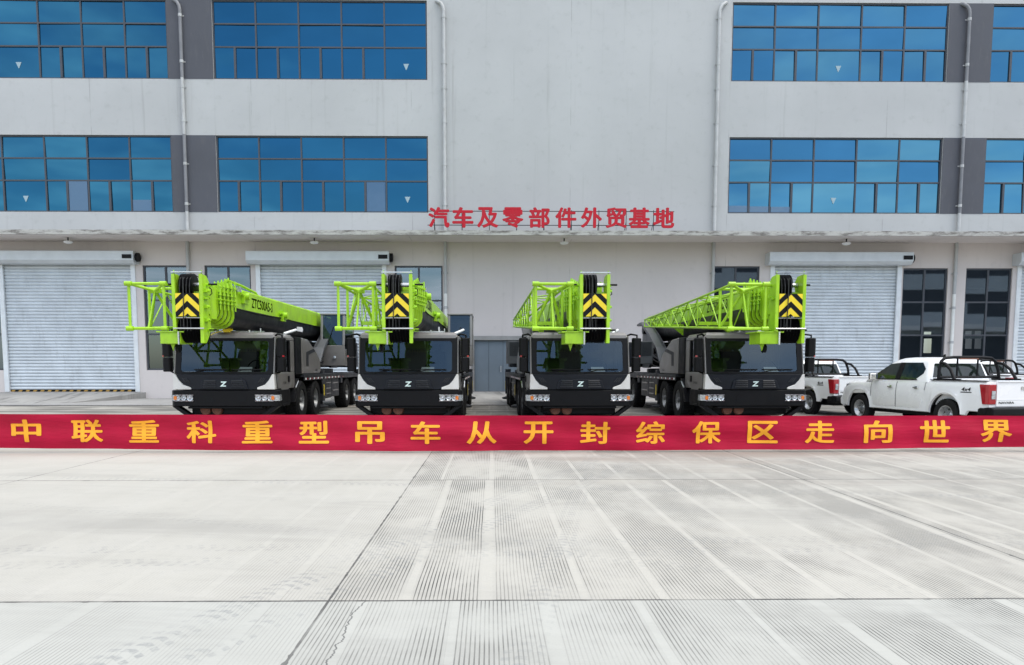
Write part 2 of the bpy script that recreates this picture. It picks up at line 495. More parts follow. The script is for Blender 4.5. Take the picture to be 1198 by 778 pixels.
def xf(px, py=220): return at(px, py, YF)[0]
def zf(py, px=600): return at(px, py, YF)[1]

FLOOR = .33
def ramp(x0, x1, flare):
    b = MB()
    y0 = AY + 1.2
    vs = [(x0, YF + .15, .02), (x1, YF + .15, .02), (x1 - flare, y0, .02), (x0 + flare * .2, y0, .02),
          (x0, YF + .15, FLOOR), (x1, YF + .15, FLOOR), (x1 - flare, y0, .035), (x0 + flare * .2, y0, .035)]
    b.faces(vs, [(0, 1, 2, 3), (4, 7, 6, 5), (0, 4, 5, 1), (1, 5, 6, 2), (2, 6, 7, 3), (3, 7, 4, 0)])
    return kind(b.build('ramp', M['ramp'], bevel=.01), 'structure')

# ------------------------------------------------------------------ the factory
fac = empty('factory_building', 'long pale grey factory with blue ribbon windows, concrete canopy and steel roller shutters', 'building', (0, YF, 0))
# the building's own frame: y = 0 is the facade plane
def wall_grid(mb, x0, x1, z0, z1, holes, y, depth):
    """front sheet with real openings and their reveals"""
    xs = sorted({x0, x1, *[h[0] for h in holes], *[h[1] for h in holes]})
    zs = sorted({z0, z1, *[h[2] for h in holes], *[h[3] for h in holes]})
    xs = [x for x in xs if x0 <= x <= x1]; zs = [z for z in zs if z0 <= z <= z1]
    for i in range(len(xs) - 1):
        for j in range(len(zs) - 1):
            mx, mz = (xs[i] + xs[i + 1]) / 2, (zs[j] + zs[j + 1]) / 2
            if any(h[0] < mx < h[1] and h[2] < mz < h[3] for h in holes): continue
            mb.face([(xs[i], y, zs[j]), (xs[i + 1], y, zs[j]), (xs[i + 1], y, zs[j + 1]), (xs[i], y, zs[j + 1])])
    for a, b_, c, d in holes:
        a, b_, c, d = max(a, x0), min(b_, x1), max(c, z0), min(d, z1)
        mb.face([(a, y, c), (b_, y, c), (b_, y + depth, c), (a, y + depth, c)])
        mb.face([(a, y, d), (b_, y, d), (b_, y + depth, d), (a, y + depth, d)])
        mb.face([(a, y, c), (a, y, d), (a, y + depth, d), (a, y + depth, c)])
        mb.face([(b_, y, c), (b_, y, d), (b_, y + depth, d), (b_, y + depth, c)])

ZC0, ZC1 = 7.27, 7.44          # canopy underside, canopy top
BX0, BX1 = -48., 48.
# upper windows, from the second row's edges in the photo
cw = (xf(501) - xf(254)) / 5
UW = [(xf(202) - cw * 5, xf(202), 1, 'blueglass'), (xf(254), xf(501), 4, 'blueglass'), (xf(852), xf(1101), 2, 'blueglassb'), (xf(1151), xf(1151) + cw * 5, 3, 'blueglassb'),
      (xf(202) - cw * 11.05, xf(202) - cw * 6.05, 2, 'blueglass'), (xf(1151) + cw * 6.05, xf(1151) + cw * 11.05, 1, 'blueglassb')]
ZR = [(zf(249), zf(159.5)), (zf(94), zf(1))]
pitch = ZR[1][0] - ZR[0][0]
holes = []
for a, b_, _, _ in UW:
    for z0, z1 in ZR: holes.append((a, b_, z0, z1))
w = MB()
wall_grid(w, BX0, BX1, ZC1 - .1, 24., holes, 0., .22)
w.box(BX0, BX1, .5, 40, 23.6, 24.2)                     # roof slab
w.face([(BX0, 0, ZC1), (BX0, 40, ZC1), (BX0, 40, 24), (BX0, 0, 24)])
w.face([(BX1, 0, ZC1), (BX1, 40, ZC1), (BX1, 40, 24), (BX1, 0, 24)])
w.face([(BX0, 40, ZC1), (BX1, 40, ZC1), (BX1, 40, 24), (BX0, 40, 24)])
w.face([(BX0, .3, ZC1), (BX1, .3, ZC1), (BX1, .3, 24), (BX0, .3, 24)])
w.build('wall', M['upper'], fac, recalc=False)
# thin pale drip sills under each window band
for a, b_, _, _ in UW:
    pass

def window(a, b_, z0, z1, cols, trans, split, whole, gm, yset=.12, bar=.065, mark=None, name='window', pale=()):
    fr = MB(); pn = MB()
    d0, d1 = yset - .05, yset + .05
    o = bar
    fr.box(a, b_, d0, d1, z0, z0 + o); fr.box(a, b_, d0, d1, z1 - o, z1)
    fr.box(a, a + o, d0 + .002, d1, z0 + o, z1 - o); fr.box(b_ - o, b_, d0 + .002, d1, z0 + o, z1 - o)
    wd_ = (b_ - a) / cols
    for i in range(1, cols):
        x = a + wd_ * i
        fr.box(x - o * .55, x + o * .55, d0 + .004, d1, z0 + o, z1 - o)
    for k, z in enumerate(trans):
        for i in range(cols):
            xa = a + wd_ * i + (o if i == 0 else o * .55); xb = a + wd_ * (i + 1) - (o if i == cols - 1 else o * .55)
            fr.box(xa, xb, d0 + .006, d1, z - o * .5, z + o * .5)
    zt = trans[0] if trans else z1
    for i in range(cols):
        if split and i != whole:
            x = a + wd_ * (i + .5)
            fr.box(x - o * .75, x + o * .75, d0 - .015, d1, z0 + o, zt - o * .5)
    rows = [z0] + list(trans) + [z1]
    for i in range(cols):
        for j in range(len(rows) - 1):
            nsub = 2 if (split and j == 0 and i != whole) else 1
            for q in range(nsub):
                xa = a + wd_ * (i + q / nsub); xb = a + wd_ * (i + (q + 1) / nsub)
                kt = .12 if gm == 'lowglass' else 1.; tx = kt * random.uniform(-.012, .012); tz = kt * random.uniform(-.018, .018)
                pn.face([(xa, yset - tx - tz, rows[j]), (xb, yset + tx - tz, rows[j]), (xb, yset + tx + tz, rows[j + 1]), (xa, yset - tx + tz, rows[j + 1])])
    f = fr.build(name, M['frame'], fac)
    pn.build('pane', M[gm], f, recalc=False)
    for ci, half_, h0, h1 in pale:
        xa = a + wd_ * (ci + half_ * .5) + bar * .9; xb = a + wd_ * (ci + half_ * .5 + .5) - bar * .9
        hz = trans[0] - z0
        q = MB(); q.box(xa, xb, yset - .035, yset - .03, z0 + bar + hz * h0, z0 + hz * h1 - bar * .5); q.build('pale_pane', M['paleglass'], f)  # paler pane added over the glass, hinting at things indoors
    if mark is not None:
        x = a + wd_ * (mark + .5); z = z0 + (trans[0] - z0) * .42
        s = MB(); s.prism([(x - .13, z + .14), (x + .13, z + .14), (x + .012, z - .13), (x - .012, z - .13)], 'y', yset - .014, yset - .01)
        s.build('sticker', M['sticker'], f)
    return f
M['paleglass'] = paint('pale pane over glass', (.075, .135, .21), .12, metal=.4, var=.04, scale=1.)
PALE = {('blueglass', 4, 0): ((3, 1, 0, 1.),), ('blueglass', 1, 0): ((4, 0, 0, .42), (2, 1, 0, 1.)), ('blueglass', 4, 1): (), ('blueglassb', 2, 0): ((0, 0, 0, .28), (0, 1, 0, .26), (1, 0, 0, .25))}
for a, b_, mk, gm in UW:
    for r_, (z0, z1) in enumerate(ZR):
        hh = z1 - z0
        window(a, b_, z0, z1, 5, [z0 + hh * .415, z0 + hh * .705], True, mk, gm, mark=mk, pale=PALE.get((gm, mk, r_), ()))
# dark render panels between the windows
for a, b_ in ((UW[0][1], UW[1][0]), (UW[2][1], UW[3][0])):
    for z0, z1 in ZR:
        p = MB(); p.box(a + .001, b_ - .001, -.012, .1, z0, z1); p.build('render_panel', M['panel'], fac)

# lower storey
GW = [(168, 220, 311, 433), (240, 294, 311, 433), (462, 518, 311, 433), (833, 888, 311, 433), (1055.5, 1108, 313, 433), (1129, 1183, 313, 433), (-58, 3, 311, 433)]
gh = []
for a, b_, t_, bt in GW: gh.append((xf(a, 345), xf(b_, 345), zf(bt), zf(t_)))
RDp = [(6, 157), (305, 449), (903, 1048), (1190, 1335)]
RD = [(xf(a, 380), xf(b_, 380), FLOOR, zf(308)) for a, b_ in RDp]
SD = (xf(555, 430), xf(622, 430), FLOOR, zf(398))
w = MB()
wall_grid(w, BX0, BX1, 0., ZC0, gh + RD + [SD], 0., .24)
w.face([(BX0, 0, 0), (BX0, 40, 0), (BX0, 40, ZC1), (BX0, 0, ZC1)])
w.face([(BX1, 0, 0), (BX1, 40, 0), (BX1, 40, ZC1), (BX1, 0, ZC1)])
w.build('lower_wall', M['lower'], fac, recalc=False)
# inside of the hall, glimpsed through the ground floor glass
YB = 20.
bh = []
for pxa, pxb, pya, pyb in ((1081, 1091, 396, 413), (1081, 1091, 388, 392.5), (1129.5, 1138.5, 396, 408), (1140.5, 1149.5, 396, 408), (1129.5, 1138.5, 387, 392), (1140.5, 1149.5, 387, 392)):
    (xa, za), (xb, zb) = at(pxa, pya, YF + YB), at(pxb, pyb, YF + YB)
    bh.append((xa, xb, zb, za))
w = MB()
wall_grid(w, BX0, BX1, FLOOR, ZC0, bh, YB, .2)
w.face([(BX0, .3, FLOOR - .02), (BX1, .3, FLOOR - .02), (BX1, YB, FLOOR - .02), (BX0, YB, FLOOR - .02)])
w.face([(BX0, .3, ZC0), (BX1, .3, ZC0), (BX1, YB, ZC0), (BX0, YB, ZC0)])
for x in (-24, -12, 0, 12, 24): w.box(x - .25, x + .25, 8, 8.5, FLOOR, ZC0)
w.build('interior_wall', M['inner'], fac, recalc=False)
for a, b_, z0, z1 in gh:
    hh = z1 - z0
    window(a, b_, z0, z1, 2, [z0 + hh * .345, z0 + hh * .67], False, None, 'lowglass', bar=.075)
# steel doors under a metal lintel
b = MB(); n = 4; ww = (SD[1] - SD[0]) / n
for i in range(n): b.box(SD[0] + ww * i + .006, SD[0] + ww * (i + 1) - .006, .10, .15, SD[2] + .01, SD[3])
sdo = b.build('steel_door', M['doorblue'], fac, bevel=.004)
b = MB(); b.box(SD[0] - .22, SD[1] + .22, -.06, .10, SD[3], SD[3] + .2); b.box(SD[0] - .16, SD[0], -.05, .1, SD[2], SD[3] - .001); b.box(SD[1], SD[1] + .16, -.05, .1, SD[2], SD[3] - .001)
b.build('door_frame', M['doorframe'], sdo, bevel=.006)
b = MB(); b.cyl((SD[0] + 2 * ww - .1, .09, 1.4), (SD[0] + 2 * ww - .1, .04, 1.4), .018); b.box(SD[0] + 2 * ww - .12, SD[0] + 2 * ww - .08, .02, .04, 1.25, 1.55)
b.build('handle', M['steel'], sdo)

# roller shutters
def roller(a, b_, z0, z1, seed):
    rows = []
    pitch_ = .152; n = int((z1 - z0) / pitch_)
    rnd = random.Random(seed)
    prof = ((.0, .0), (.10, -.028), (.35, -.042), (.62, -.036), (.86, -.012), (.93, .012))
    for i in range(n + 1):
        jit = rnd.uniform(-.003, .003)
        for u, dy in prof:
            z = z0 + .1 + (i + u) * pitch_
            if z < z1: rows.append([(a + .02, .12 + dy + jit, z), (b_ - .02, .12 + dy - jit, z)])
    c = MB(); c.grid(rows)
    o = c.build('roller_shutter', M['galv'], fac, recalc=False, smooth=50)
    bt = MB(); bt.box(a + .03, b_ - .03, .075, .16, z0 + .01, z0 + .1)
    k = 0; x = a + .05
    bt.mat(1)
    while x < b_ - .35:
        bt.face([(x, .071, z0 + .015), (x + .16, .071, z0 + .015), (x + .22, .071, z0 + .095), (x + .06, .071, z0 + .095)])
        x += .34
    bt.build('bottom_rail', [M['black'], M['ochre']], o, recalc=False)
    for xa, xb in ((a - .16, a + .05), (b_ - .05, b_ + .16)):
        r_ = MB(); r_.box(xa, xb, -.05, .06, z0, z1); r_.build('guide_rail', M['galvlight'], o, bevel=.01)
    h = MB()
    zt = zf(296.5)
    h.prism([(-.62, z1 + .04), (-.62, zt), (.0, zt), (.0, z1 - .1), (-.45, z1 - .1)], 'x', a - .42, b_ + .36)
    hd = h.build('shutter_hood', M['hood'], o, bevel=.012)
    for k in range(3):
        q = MB(); zz = z1 + .1 + (zt - z1 - .1) * (k + .5) / 3
        q.box(a - .40, b_ + .3, -.632, -.621, zz - .012, zz + .012)
        q.build('hood_rib', M['hood'], hd)
    mt = MB(); mt.box(b_ - .12, b_ + .30, -.66, -.633, zt - .34, zt - .16); mt.cyl((b_ + .37, -.3, zt - .25), (b_ + .5, -.3, zt - .25), .2, 14)
    mt.build('motor_box', M['black'], hd)
    return o
for i, (a, b_, z0, z1) in enumerate(RD):
    roller(a, b_, z0, z1, i)
ramp(RD[0][0] - .6, RD[0][1] + .45, 1.1); ramp(RD[1][0] - .45, RD[1][1] + .45, .9); ramp(SD[0] - .3, SD[1] + .3, .2); ramp(RD[2][0] - .45, RD[2][1] + .45, .9); ramp(RD[3][0] - .45, RD[3][1] + .45, .9)

# canopy slab
b = MB()
b.box(BX0, BX1, -2.06, -.003, ZC0, ZC1 - .012)
cn_ = b.build('canopy', M['soffit'], fac)
b = MB(); b.box(BX0, BX1, -2.12, -2.062, ZC0 - .03, ZC1); b.box(BX0, BX1, -2.062, -.004, ZC1 - .011, ZC1)
b.build('canopy_edge', M['fascia'], cn_)
# downpipes
for px, hook in ((219, 1), (520.5, 1), (836, -1), (1122, 1)):
    x = xf(px); dark = px in (219, 1122)
    zs = [ZC1, ZR[0][0], ZR[0][1], ZR[1][0], zf(15)]
    b = MB()
    for k in range(4):
        b.mat(1 if (dark and k in (1, 3)) else 0)
        b.cyl((x, -.13, zs[k]), (x, -.13, zs[k + 1]), .075, 12)
    b.mat(0 if not dark else 1)
    b.tube([(x, -.13, zs[4]), (x - hook * .03, -.13, zs[4] + .18), (x - hook * .12, -.12, zs[4] + .34), (x - hook * .28, -.06, zs[4] + .46), (x - hook * .34, .02, zs[4] + .5)], .075, 12)
    b.mat(0)
    for z in (ZC1 + .06, 8.9, 10.7, 12.6, 14.1, 15.2, 17.2):
        b.cyl((x, -.13, z), (x, -.13, z + .12), .086, 12)
        b.box(x - .13, x + .13, -.03, .0, z + .05, z + .1)
    o = b.build('downpipe', [M['pipe'], M['pipegrey']], fac, smooth=40)
for px in (222.5, 521.5, 832.5, 1114):
    x = xf(px, 350)
    b = MB(); b.mat(1); b.cyl((x, -.13, .05), (x, -.13, 4.9), .078, 12); b.mat(0); b.cyl((x, -.13, 4.9), (x, -.13, ZC0), .075, 12)
    for z in (1.2, 2.6, 4.2, 5.8): b.cyl((x, -.13, z), (x, -.13, z + .12), .092, 12); b.box(x - .12, x + .12, -.04, 0., z + .03, z + .08)
    b.build('downpipe', [M['pipe'], M['pipewhite']], fac, smooth=40)

# bulkhead lamps under the canopy
lamp_lab = {80: 'small white lamp under the canopy above the leftmost roller shutter', 368: 'small white lamp hanging under the canopy above the second roller shutter',
            660: 'small white lamp under the canopy below the red sign characters', 990: 'small white lamp under the canopy above the shutter behind the right crane'}
for px, lab in lamp_lab.items():
    x = at(px, 288, YF - 1.1)[0]
    t = empty('canopy_lamp', lab, 'lamp', (x, YF - 1.1, ZC0), 0, 'lamps under the canopy')
    b = MB(); b.cyl((0, 0, -.16), (0, 0, .0), .03); b.build('stem', M['darkgrey'], t)
    b = MB(); b.lathe([(-.27, .05), (-.25, .15), (-.2, .2), (-.16, .17), (-.15, .02)], 'z', n=16); b.build('lamp_shade', M['whitepanel'], t, smooth=40)

# red characters standing on the canopy
SY = 33.25
sign = empty('roof_sign', 'red Chinese characters standing in a row on the canopy edge', 'sign', (0, SY, ZC1))
z0s, z1s = at(600, 266.5, SY)[1] - ZC1, at(600, 242.5, SY)[1] - ZC1
for ch, px in zip('汽车及零部件外贸基地', (513.5, 541.5, 570.5, 600, 631, 662, 692, 721, 748, 776.5)):
    vs, fs = text_mesh(ch, 1.0, 1., 0., .06, stroke=.034)
    hgt = max(v.y for v in vs) - min(v.y for v in vs); wid = max(v.x for v in vs) - min(v.x for v in vs)
    kx, kz = .93 / wid, (z1s - z0s) / hgt
    x = at(px, 255, SY)[0]
    b = MB(); b.faces([(x + v.x * kx, -v.z, (z0s + z1s) / 2 + v.y * kz) for v in vs], fs)
    b.build('character', M['signred'], sign)
b = MB()
xa, xb = at(500, 255, SY)[0], at(789, 255, SY)[0]
for z in (z0s + .12, z1s - .16): b.box(xa, xb, .04, .07, z - .015, z + .015)
for k in range(9):
    x = xa + (xb - xa) * (k + .25) / 9
    b.cyl((x, .085, 0), (x, .085, z1s - .1), .016, 6); b.cyl((x, .085, z0s + .3), (x, .7, 0.0), .012, 6)
b.build('support_rail', M['darkgrey'], sign)

# rubber block by the wall at the picture's left edge
x = at(3, 460, YF - .5)[0]
b = MB(); b.prism([(-.9, .03), (.42, .03), (.46, .1), (.42, .22), (-.9, .26)], 'y', -.32, .0); b.prism([(-.88, .262), (.38, .23), (.36, .25), (-.88, .285)], 'y', -.28, -.04)
o = b.build('rubber_block', M['plastic'], bevel=.02); o.location = (x, YF - .2, 0)
tag(o, 'black rubber block lying against the wall beside the leftmost roller shutter', 'rubber block')

# ------------------------------------------------------------------ opposite hall, across the yard behind the viewer (mirrored in the glass)
opp = empty('opposite_hall', 'pale factory hall across the yard mirrored in the ground floor windows', 'building', (0, -46, 0))
hs = [(x, x + 10, z, z + h_) for x in range(26, 120, 12) for z, h_ in ((.4, 5.8), (9.6, 3.6), (15.6, 2.6))]
b = MB(); wall_grid(b, 24, 124, 0, 19, hs, 0, -.3)
b.box(24, 124, -20, -.4, 0, 18.9)
b.build('wall', M['oppwall'], opp, recalc=False)
b = MB(); b.box(24, 124, .0, 2., 7.2, 7.9); b.build('canopy', M['soffit'], opp)
for h in hs:
    b = MB(); b.box(h[0], h[1], -.28, -.2, h[2], h[3]); b.build('window', M['frame'], opp)

# ------------------------------------------------------------------ mobile crane
def section(b, w, z0, z1, y0, y1, zs=None, rad=.3, inset=0.):
    """boom section: flat top, U-shaped belly; material 0 above zs, 1 below"""
    def outline(w, z0, z1):
        pts = [(-w, z1 - .05), (-w + .05, z1), (w - .05, z1), (w, z1 - .05)]
        n = 8
        low = []
        for i in range(n + 1):
            a = PI * i / n
            low.append((w * math.cos(a), z0 + rad - rad * math.sin(a)))
        return pts, low
    top, low = outline(w, z0, z1)
    if zs is None:
        b.prism(top + low, 'y', y0, y1)
    else:
        c = b.cur
        b.prism(top + [(w, zs), (-w, zs)], 'y', y0, y1)
        b.mat(1); b.prism([(w, zs)] + low + [(-w, zs)], 'y', y0, y1); b.mat(c)

def wheel(parent, x, y, r, wid, side, rimr, spokes=10, name='wheel', rimmat='steel'):
    """side = +1: outer face towards +x"""
    wh = MB()
    wh.cyl((x - side * wid * .5, y, r), (x + side * wid * .1, y, r), r * .2, 12)
    hub = wh.build(name, M['darkgrey'], parent)
    h = wid / 2
    t = MB()
    t.lathe([(-h * .9, rimr), (-h, rimr * 1.08), (-h, r * .93), (-h * .78, r), (h * .78, r), (h, r * .93), (h, rimr * 1.08), (h * .86, rimr), (h * .1, rimr * .96)], 'x', (x, y, r), 36, caps=False)
    for k in range(40):
        a = 2 * PI * k / 40
        for s_ in (-1, 1):
            t.box(x + s_ * h * .45 - h * .36, x + s_ * h * .45 + h * .36, y + math.cos(a) * (r - .006) - .018, y + math.cos(a) * (r - .006) + .018, r + math.sin(a) * (r - .006) - .018, r + math.sin(a) * (r - .006) + .018)
    t.build('tyre', M['rubber'], hub, smooth=35)
    rm = MB()
    rm.lathe([(side * h * .30, 0.), (side * h * .34, rimr * .30), (side * h * .12, rimr * .42), (side * h * .12, rimr * .66), (side * h * .5, rimr * .8), (side * h * .84, rimr * .93), (side * h * .88, rimr), (side * h * .3, rimr * .985)], 'x', (x, y, r), 32, caps=False)
    for k in range(spokes):
        a = 2 * PI * k / spokes
        p = (x + side * h * .1, y + math.cos(a) * rimr * .36, r + math.sin(a) * rimr * .36)
        rm.cyl(p, (p[0] + side * .05, p[1], p[2]), .02, 6)
    rm.cyl((x, y, r), (x + side * h * .95, y, r), rimr * .24, 16)
    rm.mat(1)
    for k in range(spokes):
        a = 2 * PI * (k + .5) / spokes
        p = (x + side * (h * .125), y + math.cos(a) * rimr * .58, r + math.sin(a) * rimr * .58)
        rm.cyl(p, (p[0] + side * .012, p[1], p[2]), rimr * .075, 8)
    rm.build('rim', [M[rimmat], M['black']], hub, smooth=35)
    return hub

def lattice_jib(root):
    b = MB()
    rc = .03
    st = []
    ys = [-2.35, -1.45, -.5, .45, 1.4, 2.35, 3.3, 4.25, 5.2, 6.15, 7.1]
    for y in ys:
        u = max(0., (y + 1.45) / 8.55)
        if y < -1.5: xl, xr, zb, zt = -1.335, -.55, 2.36, 3.36
        else:
            xl = -1.30 + u * .05; xr = -.62 - u * .23; zb = 2.42 + .48 * u; zt = 3.34 - .20 * u
        st.append(((xl, y, zb), (xr, y, zb), (xr, y, zt), (xl, y, zt)))
    for k in range(4):
        b.tube([s_[k] for s_ in st], rc, 8)
    for i, s_ in enumerate(st):
        if i in (0, 1, len(st) - 1) or i % 3 == 0:
            for k in range(4): b.cyl(s_[k], s_[(k + 1) % 4], .016 if i > 1 else .034, 6)
        if i:
            p = st[i - 1]
            e = i % 2
            for k in range(4):
                k2 = (k + 1) % 4
                if i <= 2 and (k in (0, 2) or i == 1): continue
                b.cyl((p if e else s_)[k], (s_ if e else p)[k2], .015, 6)
                if k == 3 and 3 < i < 10: b.cyl((p if e else s_)[k2], (s_ if e else p)[k], .014, 6)
    # open front: four diagonals gathered at one node under the top bar
    apex = (-.93, -1.95, 3.24)
    for q, r_ in (((-1.335, -2.35, 3.36), .032), ((-.55, -2.35, 3.36), .032), ((-1.30, -1.45, 2.42), .036), ((-.62, -1.45, 2.42), .036), ((-.93, -2.35, 2.36), .024), ((-.93, -1.45, 3.34), .03)):
        b.cyl(apex, q, r_, 8)
    b.cyl((apex[0] - .12, apex[1], apex[2]), (apex[0] + .12, apex[1], apex[2]), .06, 10)
    for x in (-1.335, -.55):
        for z in (2.36, 3.36): b.cyl((x - .075, -2.37, z), (x + .075, -2.37, z), .055, 10)
    jib = b.build('lattice_jib', M['lime'], root, smooth=50)
    for y, z in ((.4, 2.66), (5.2, 2.86)):
        b = MB(); b.box(-1.3, -.38, y - .06, y + .06, z - .07, z + .02)
        b.prism([(-.38, z - .35), (-.38, z - .07), (-.75, z - .07)], 'y', y - .03, y + .03)
        b.build('jib_bracket', M['lime'], root)

def make_crane():
    root = empty('mobile_crane', 'crane', 'mobile crane')
    G = M
    # ---- carrier
    b = MB()
    b.box(-.5, .5, .3, 11.6, .62, 1.2)
    b.box(-1.0, 1.0, 2.2, 2.8, .5, .66); b.box(-1.0, 1.0, 3.9, 4.5, .5, .66)
    b.box(-1.0, 1.0, 8.7, 9.3, .5, .66); b.box(-1.0, 1.0, 10.2, 10.8, .5, .66)
    b.build('chassis', G['black'], root)
    b = MB(); b.prism([(.35, .3), (.35, .6), (2.0, .6), (2.0, .24), (.8, .22)], 'x', -.98, .98); b.build('underbody_shade', G['black'], root, bevel=.02)  # black block added to keep the underbody behind the bumper in deep shade
    b = MB()
    b.box(-1.35, 1.35, 2.7, 11.7, 1.22, 1.30)
    b.box(-1.352, 1.352, 4.9, 5.3, .95, 1.215); b.box(-1.352, 1.352, 7.7, 8.0, .95, 1.215)
    for s in (-1, 1):
        b.box(s * 1.33 - .012, s * 1.33 + .012, 2.72, 11.68, 1.12, 1.22)
    b.build('deck', G['darkgrey'], root, bevel=.008)
    for s in (-1, 1):
        b = MB()
        xx = s * 1.346
        for k in range(22):
            b.mat(k % 2)
            ya = 2.8 + k * .25
            b.box(min(xx, xx + s * .006), max(xx, xx + s * .006), ya, ya + (.14 if k % 2 == 0 else .1), 1.145, 1.20)
        b.build('reflective_strip', [G['whitepanel'], G['red']], root)
        # wheel arch lining, side lockers, steps
        for pts in ([(1.98, .98), (2.16, 1.2), (2.02, 1.2), (1.62, .55), (1.78, .55)], [(4.75, 1.2), (4.95, 1.2), (5.2, .55), (5.05, .55)]):
            b = MB(); b.prism(pts, 'x', s * .85, s * 1.34); b.build('mudguard', G['black'], root)
        b = MB()
        b.box(s * .72 if s > 0 else -1.32, 1.32 if s > 0 else -.72, 5.35, 6.3, .48, 1.18)
        b.box(s * .72 if s > 0 else -1.30, 1.30 if s > 0 else -.72, 6.4, 7.6, .5, 1.18)
        lk = b.build('side_locker', G['darkgrey'], root, bevel=.02)
        b = MB()
        for z in (.62, .8, .98): b.box(s * 1.33 - .01, s * 1.33 + .01, 5.5, 6.15, z, z + .03)
        for z in (.7, .95): b.box(s * 1.31 - .012, s * 1.31 + .012, 6.55, 7.4, z, z + .04)
        b.build('locker_slat', G['grey'], lk)
        for y in (5.12, 11.35):
            b = MB()
            b.box(s * 1.24 - .11, s * 1.24 + .11, y - .12, y + .12, .42, 1.42)
            b.cyl((s * 1.24, y, .3), (s * 1.24, y, .45), .06, 12)
            b.lathe([(.2, .2), (.22, .24), (.27, .24), (.32, .07)], 'z', (s * 1.24, y, 0), 18)
            og = b.build('outrigger', G['darkgrey'], root, bevel=.01)
            b = MB(); xs_ = s * 1.351
            b.box(min(xs_, xs_ + s * .005), max(xs_, xs_ + s * .005), y - .05, y + .04, .6, .95); b.build('warning_label', G['yellow'], og)
        for y in (2.55, 4.2, 9.0, 10.5):
            wheel(root, s * 1.12, y, .56, .40, s, .30, rimmat='wheelsteel')
    # ---- bumper
    b = MB()
    b.prism([(-1.37, .34), (-1.37, .10), (-1.28, 0), (1.28, 0), (1.37, .10), (1.37, .34)], 'z', .52, .93)
    b.box(-.95, .95, .03, .3, .46, .515)
    bp = b.build('bumper', G['plastic'], root, bevel=.02)
    b = MB()
    for x in (-.46, .36): b.box(x - .01, x + .19, -.006, -.002, .62, .76)
    b.build('tow_recess', G['black'], bp)
    for s in (-1, 1):
        hl = MB()
        xa, xb = (.77, 1.27) if s > 0 else (-1.27, -.77)
        hl.box(xa, xb, -.012, .05, .64, .83)
        xe = s * 1.28
        hl.prism([(xe, -.010), (xe + s * .095, .095), (xe + s * .095, .3), (xe, .3)], 'z', .64, .83)
        o = hl.build('headlight', G['plastic'], root, bevel=.012)
        lens = MB()
        for i, (u, r_) in enumerate(((.08, .072), (.24, .062), (.38, .062))):
            x = s * (.77 + u + .02)
            lens.lathe([(-.016, r_ * 1.15), (-.03, r_ * 1.08), (-.02, r_ * .9), (-.014, r_ * .5), (-.022, r_ * .3), (-.024, 0.)], 'y', (x, 0, .735), 18)
        lens.box(xa + .015, xb - .015, -.02, -.013, .652, .672); lens.box(xa + .015, xb - .015, -.02, -.013, .798, .818)
        lens.mat(1)
        lens.prism([(xe - s * .05, -.018), (xe, -.018), (xe + s * .10, .09), (xe + s * .10, .28), (xe + s * .09, .28), (xe + s * .09, .1)], 'z', .66, .81)
        lens.build('lens', [G['clear'], G['clear']], o, smooth=40)
        am = MB(); am.box(min(xe - s * .075, xe - s * .005), max(xe - s * .075, xe - s * .005), -.028, -.013, .69, .78); am.build('indicator', G['amber'], o)
        st = MB()
        st.prism([(s * 1.22, .52), (s * 1.36, .52), (s * .98, .24), (s * .82, .24)], 'y', .06, .3)
        st.build('corner_stay', G['plastic'], bp)
    # brown brake chambers under the nose
    for x in (-.60, -.30):
        b = MB(); b.lathe([(.25, .05), (.26, .125), (.33, .145), (.36, .13), (.55, .12), (.56, 0.)], 'y', (x, 0, .42), 18)
        b.build('brake_chamber', G['rust'], root, smooth=40)
    # ---- cab
    W = 1.27
    cab = MB(); pillars = []
    fz, tz = 1.34, 2.28
    fy0, fy1 = .05, .30          # the screen leans back from sill to roof
    for s in (-1, 1):
        xa, xb = (W - .06, W) if s > 0 else (-W, -W + .06)
        cab.prism([(.10, .94), (1.95, .94), (1.95, 1.38), (.12, 1.38)], 'x', xa, xb)            # flank below the window
        apil = MB(); apil.prism([(.07, 1.381), (.22, 1.381), (.42, 2.24), (.28, 2.24)], 'x', xa, xb); pillars.append(apil)
        cab.prism([(1.55, 1.381), (1.95, 1.381), (1.95, 2.24), (1.55, 2.24)], 'x', xa, xb)        # B pillar
        cab.prism([(.28, 2.241), (1.95, 2.241), (1.92, 2.33), (.34, 2.33)], 'x', xa, xb)          # roof rail
    cab.box(-W + .06, W - .06, 1.89, 1.95, .94, 2.3)
    cab.box(-W + .06, W - .06, .12, 1.89, .94, 1.0)
    cab.prism([(-1.24, 2.33), (1.24, 2.33), (1.17, 2.41), (-1.17, 2.41)], 'y', .30, 1.95)
    cab.prism([(.20, 2.25), (.30, 2.33), (.30, 2.40), (.22, 2.345)], 'x', -1.22, 1.22)             # brow over the screen
    cabo = cab.build('cab', G['grey'], root, bevel=.015)
    for q in pillars: q.build('front_pillar', G['plastic'], cabo, bevel=.01)
    # silver screen surround
    b = MB()
    for s in (-1, 1):
        b.prism([(.03, 1.34), (.10, 1.34), (.29, 2.29), (.22, 2.31)], 'x', s * 1.245, s * 1.278)
    b.prism([(.205, 2.28), (.27, 2.28), (.30, 2.335), (.235, 2.335)], 'x', -1.244, 1.244)
    b.build('screen_surround', G['grey'], cabo, bevel=.012)
    # black rubber frame, glass
    b = MB()
    def scr(x, z, off=0.):       # a point on the raked screen
        return (x, .045 + (z - 1.34) * .19 + off, z)
    ring_o = [(-1.165, 1.35), (1.165, 1.35), (1.165, 2.245), (-1.165, 2.245)]
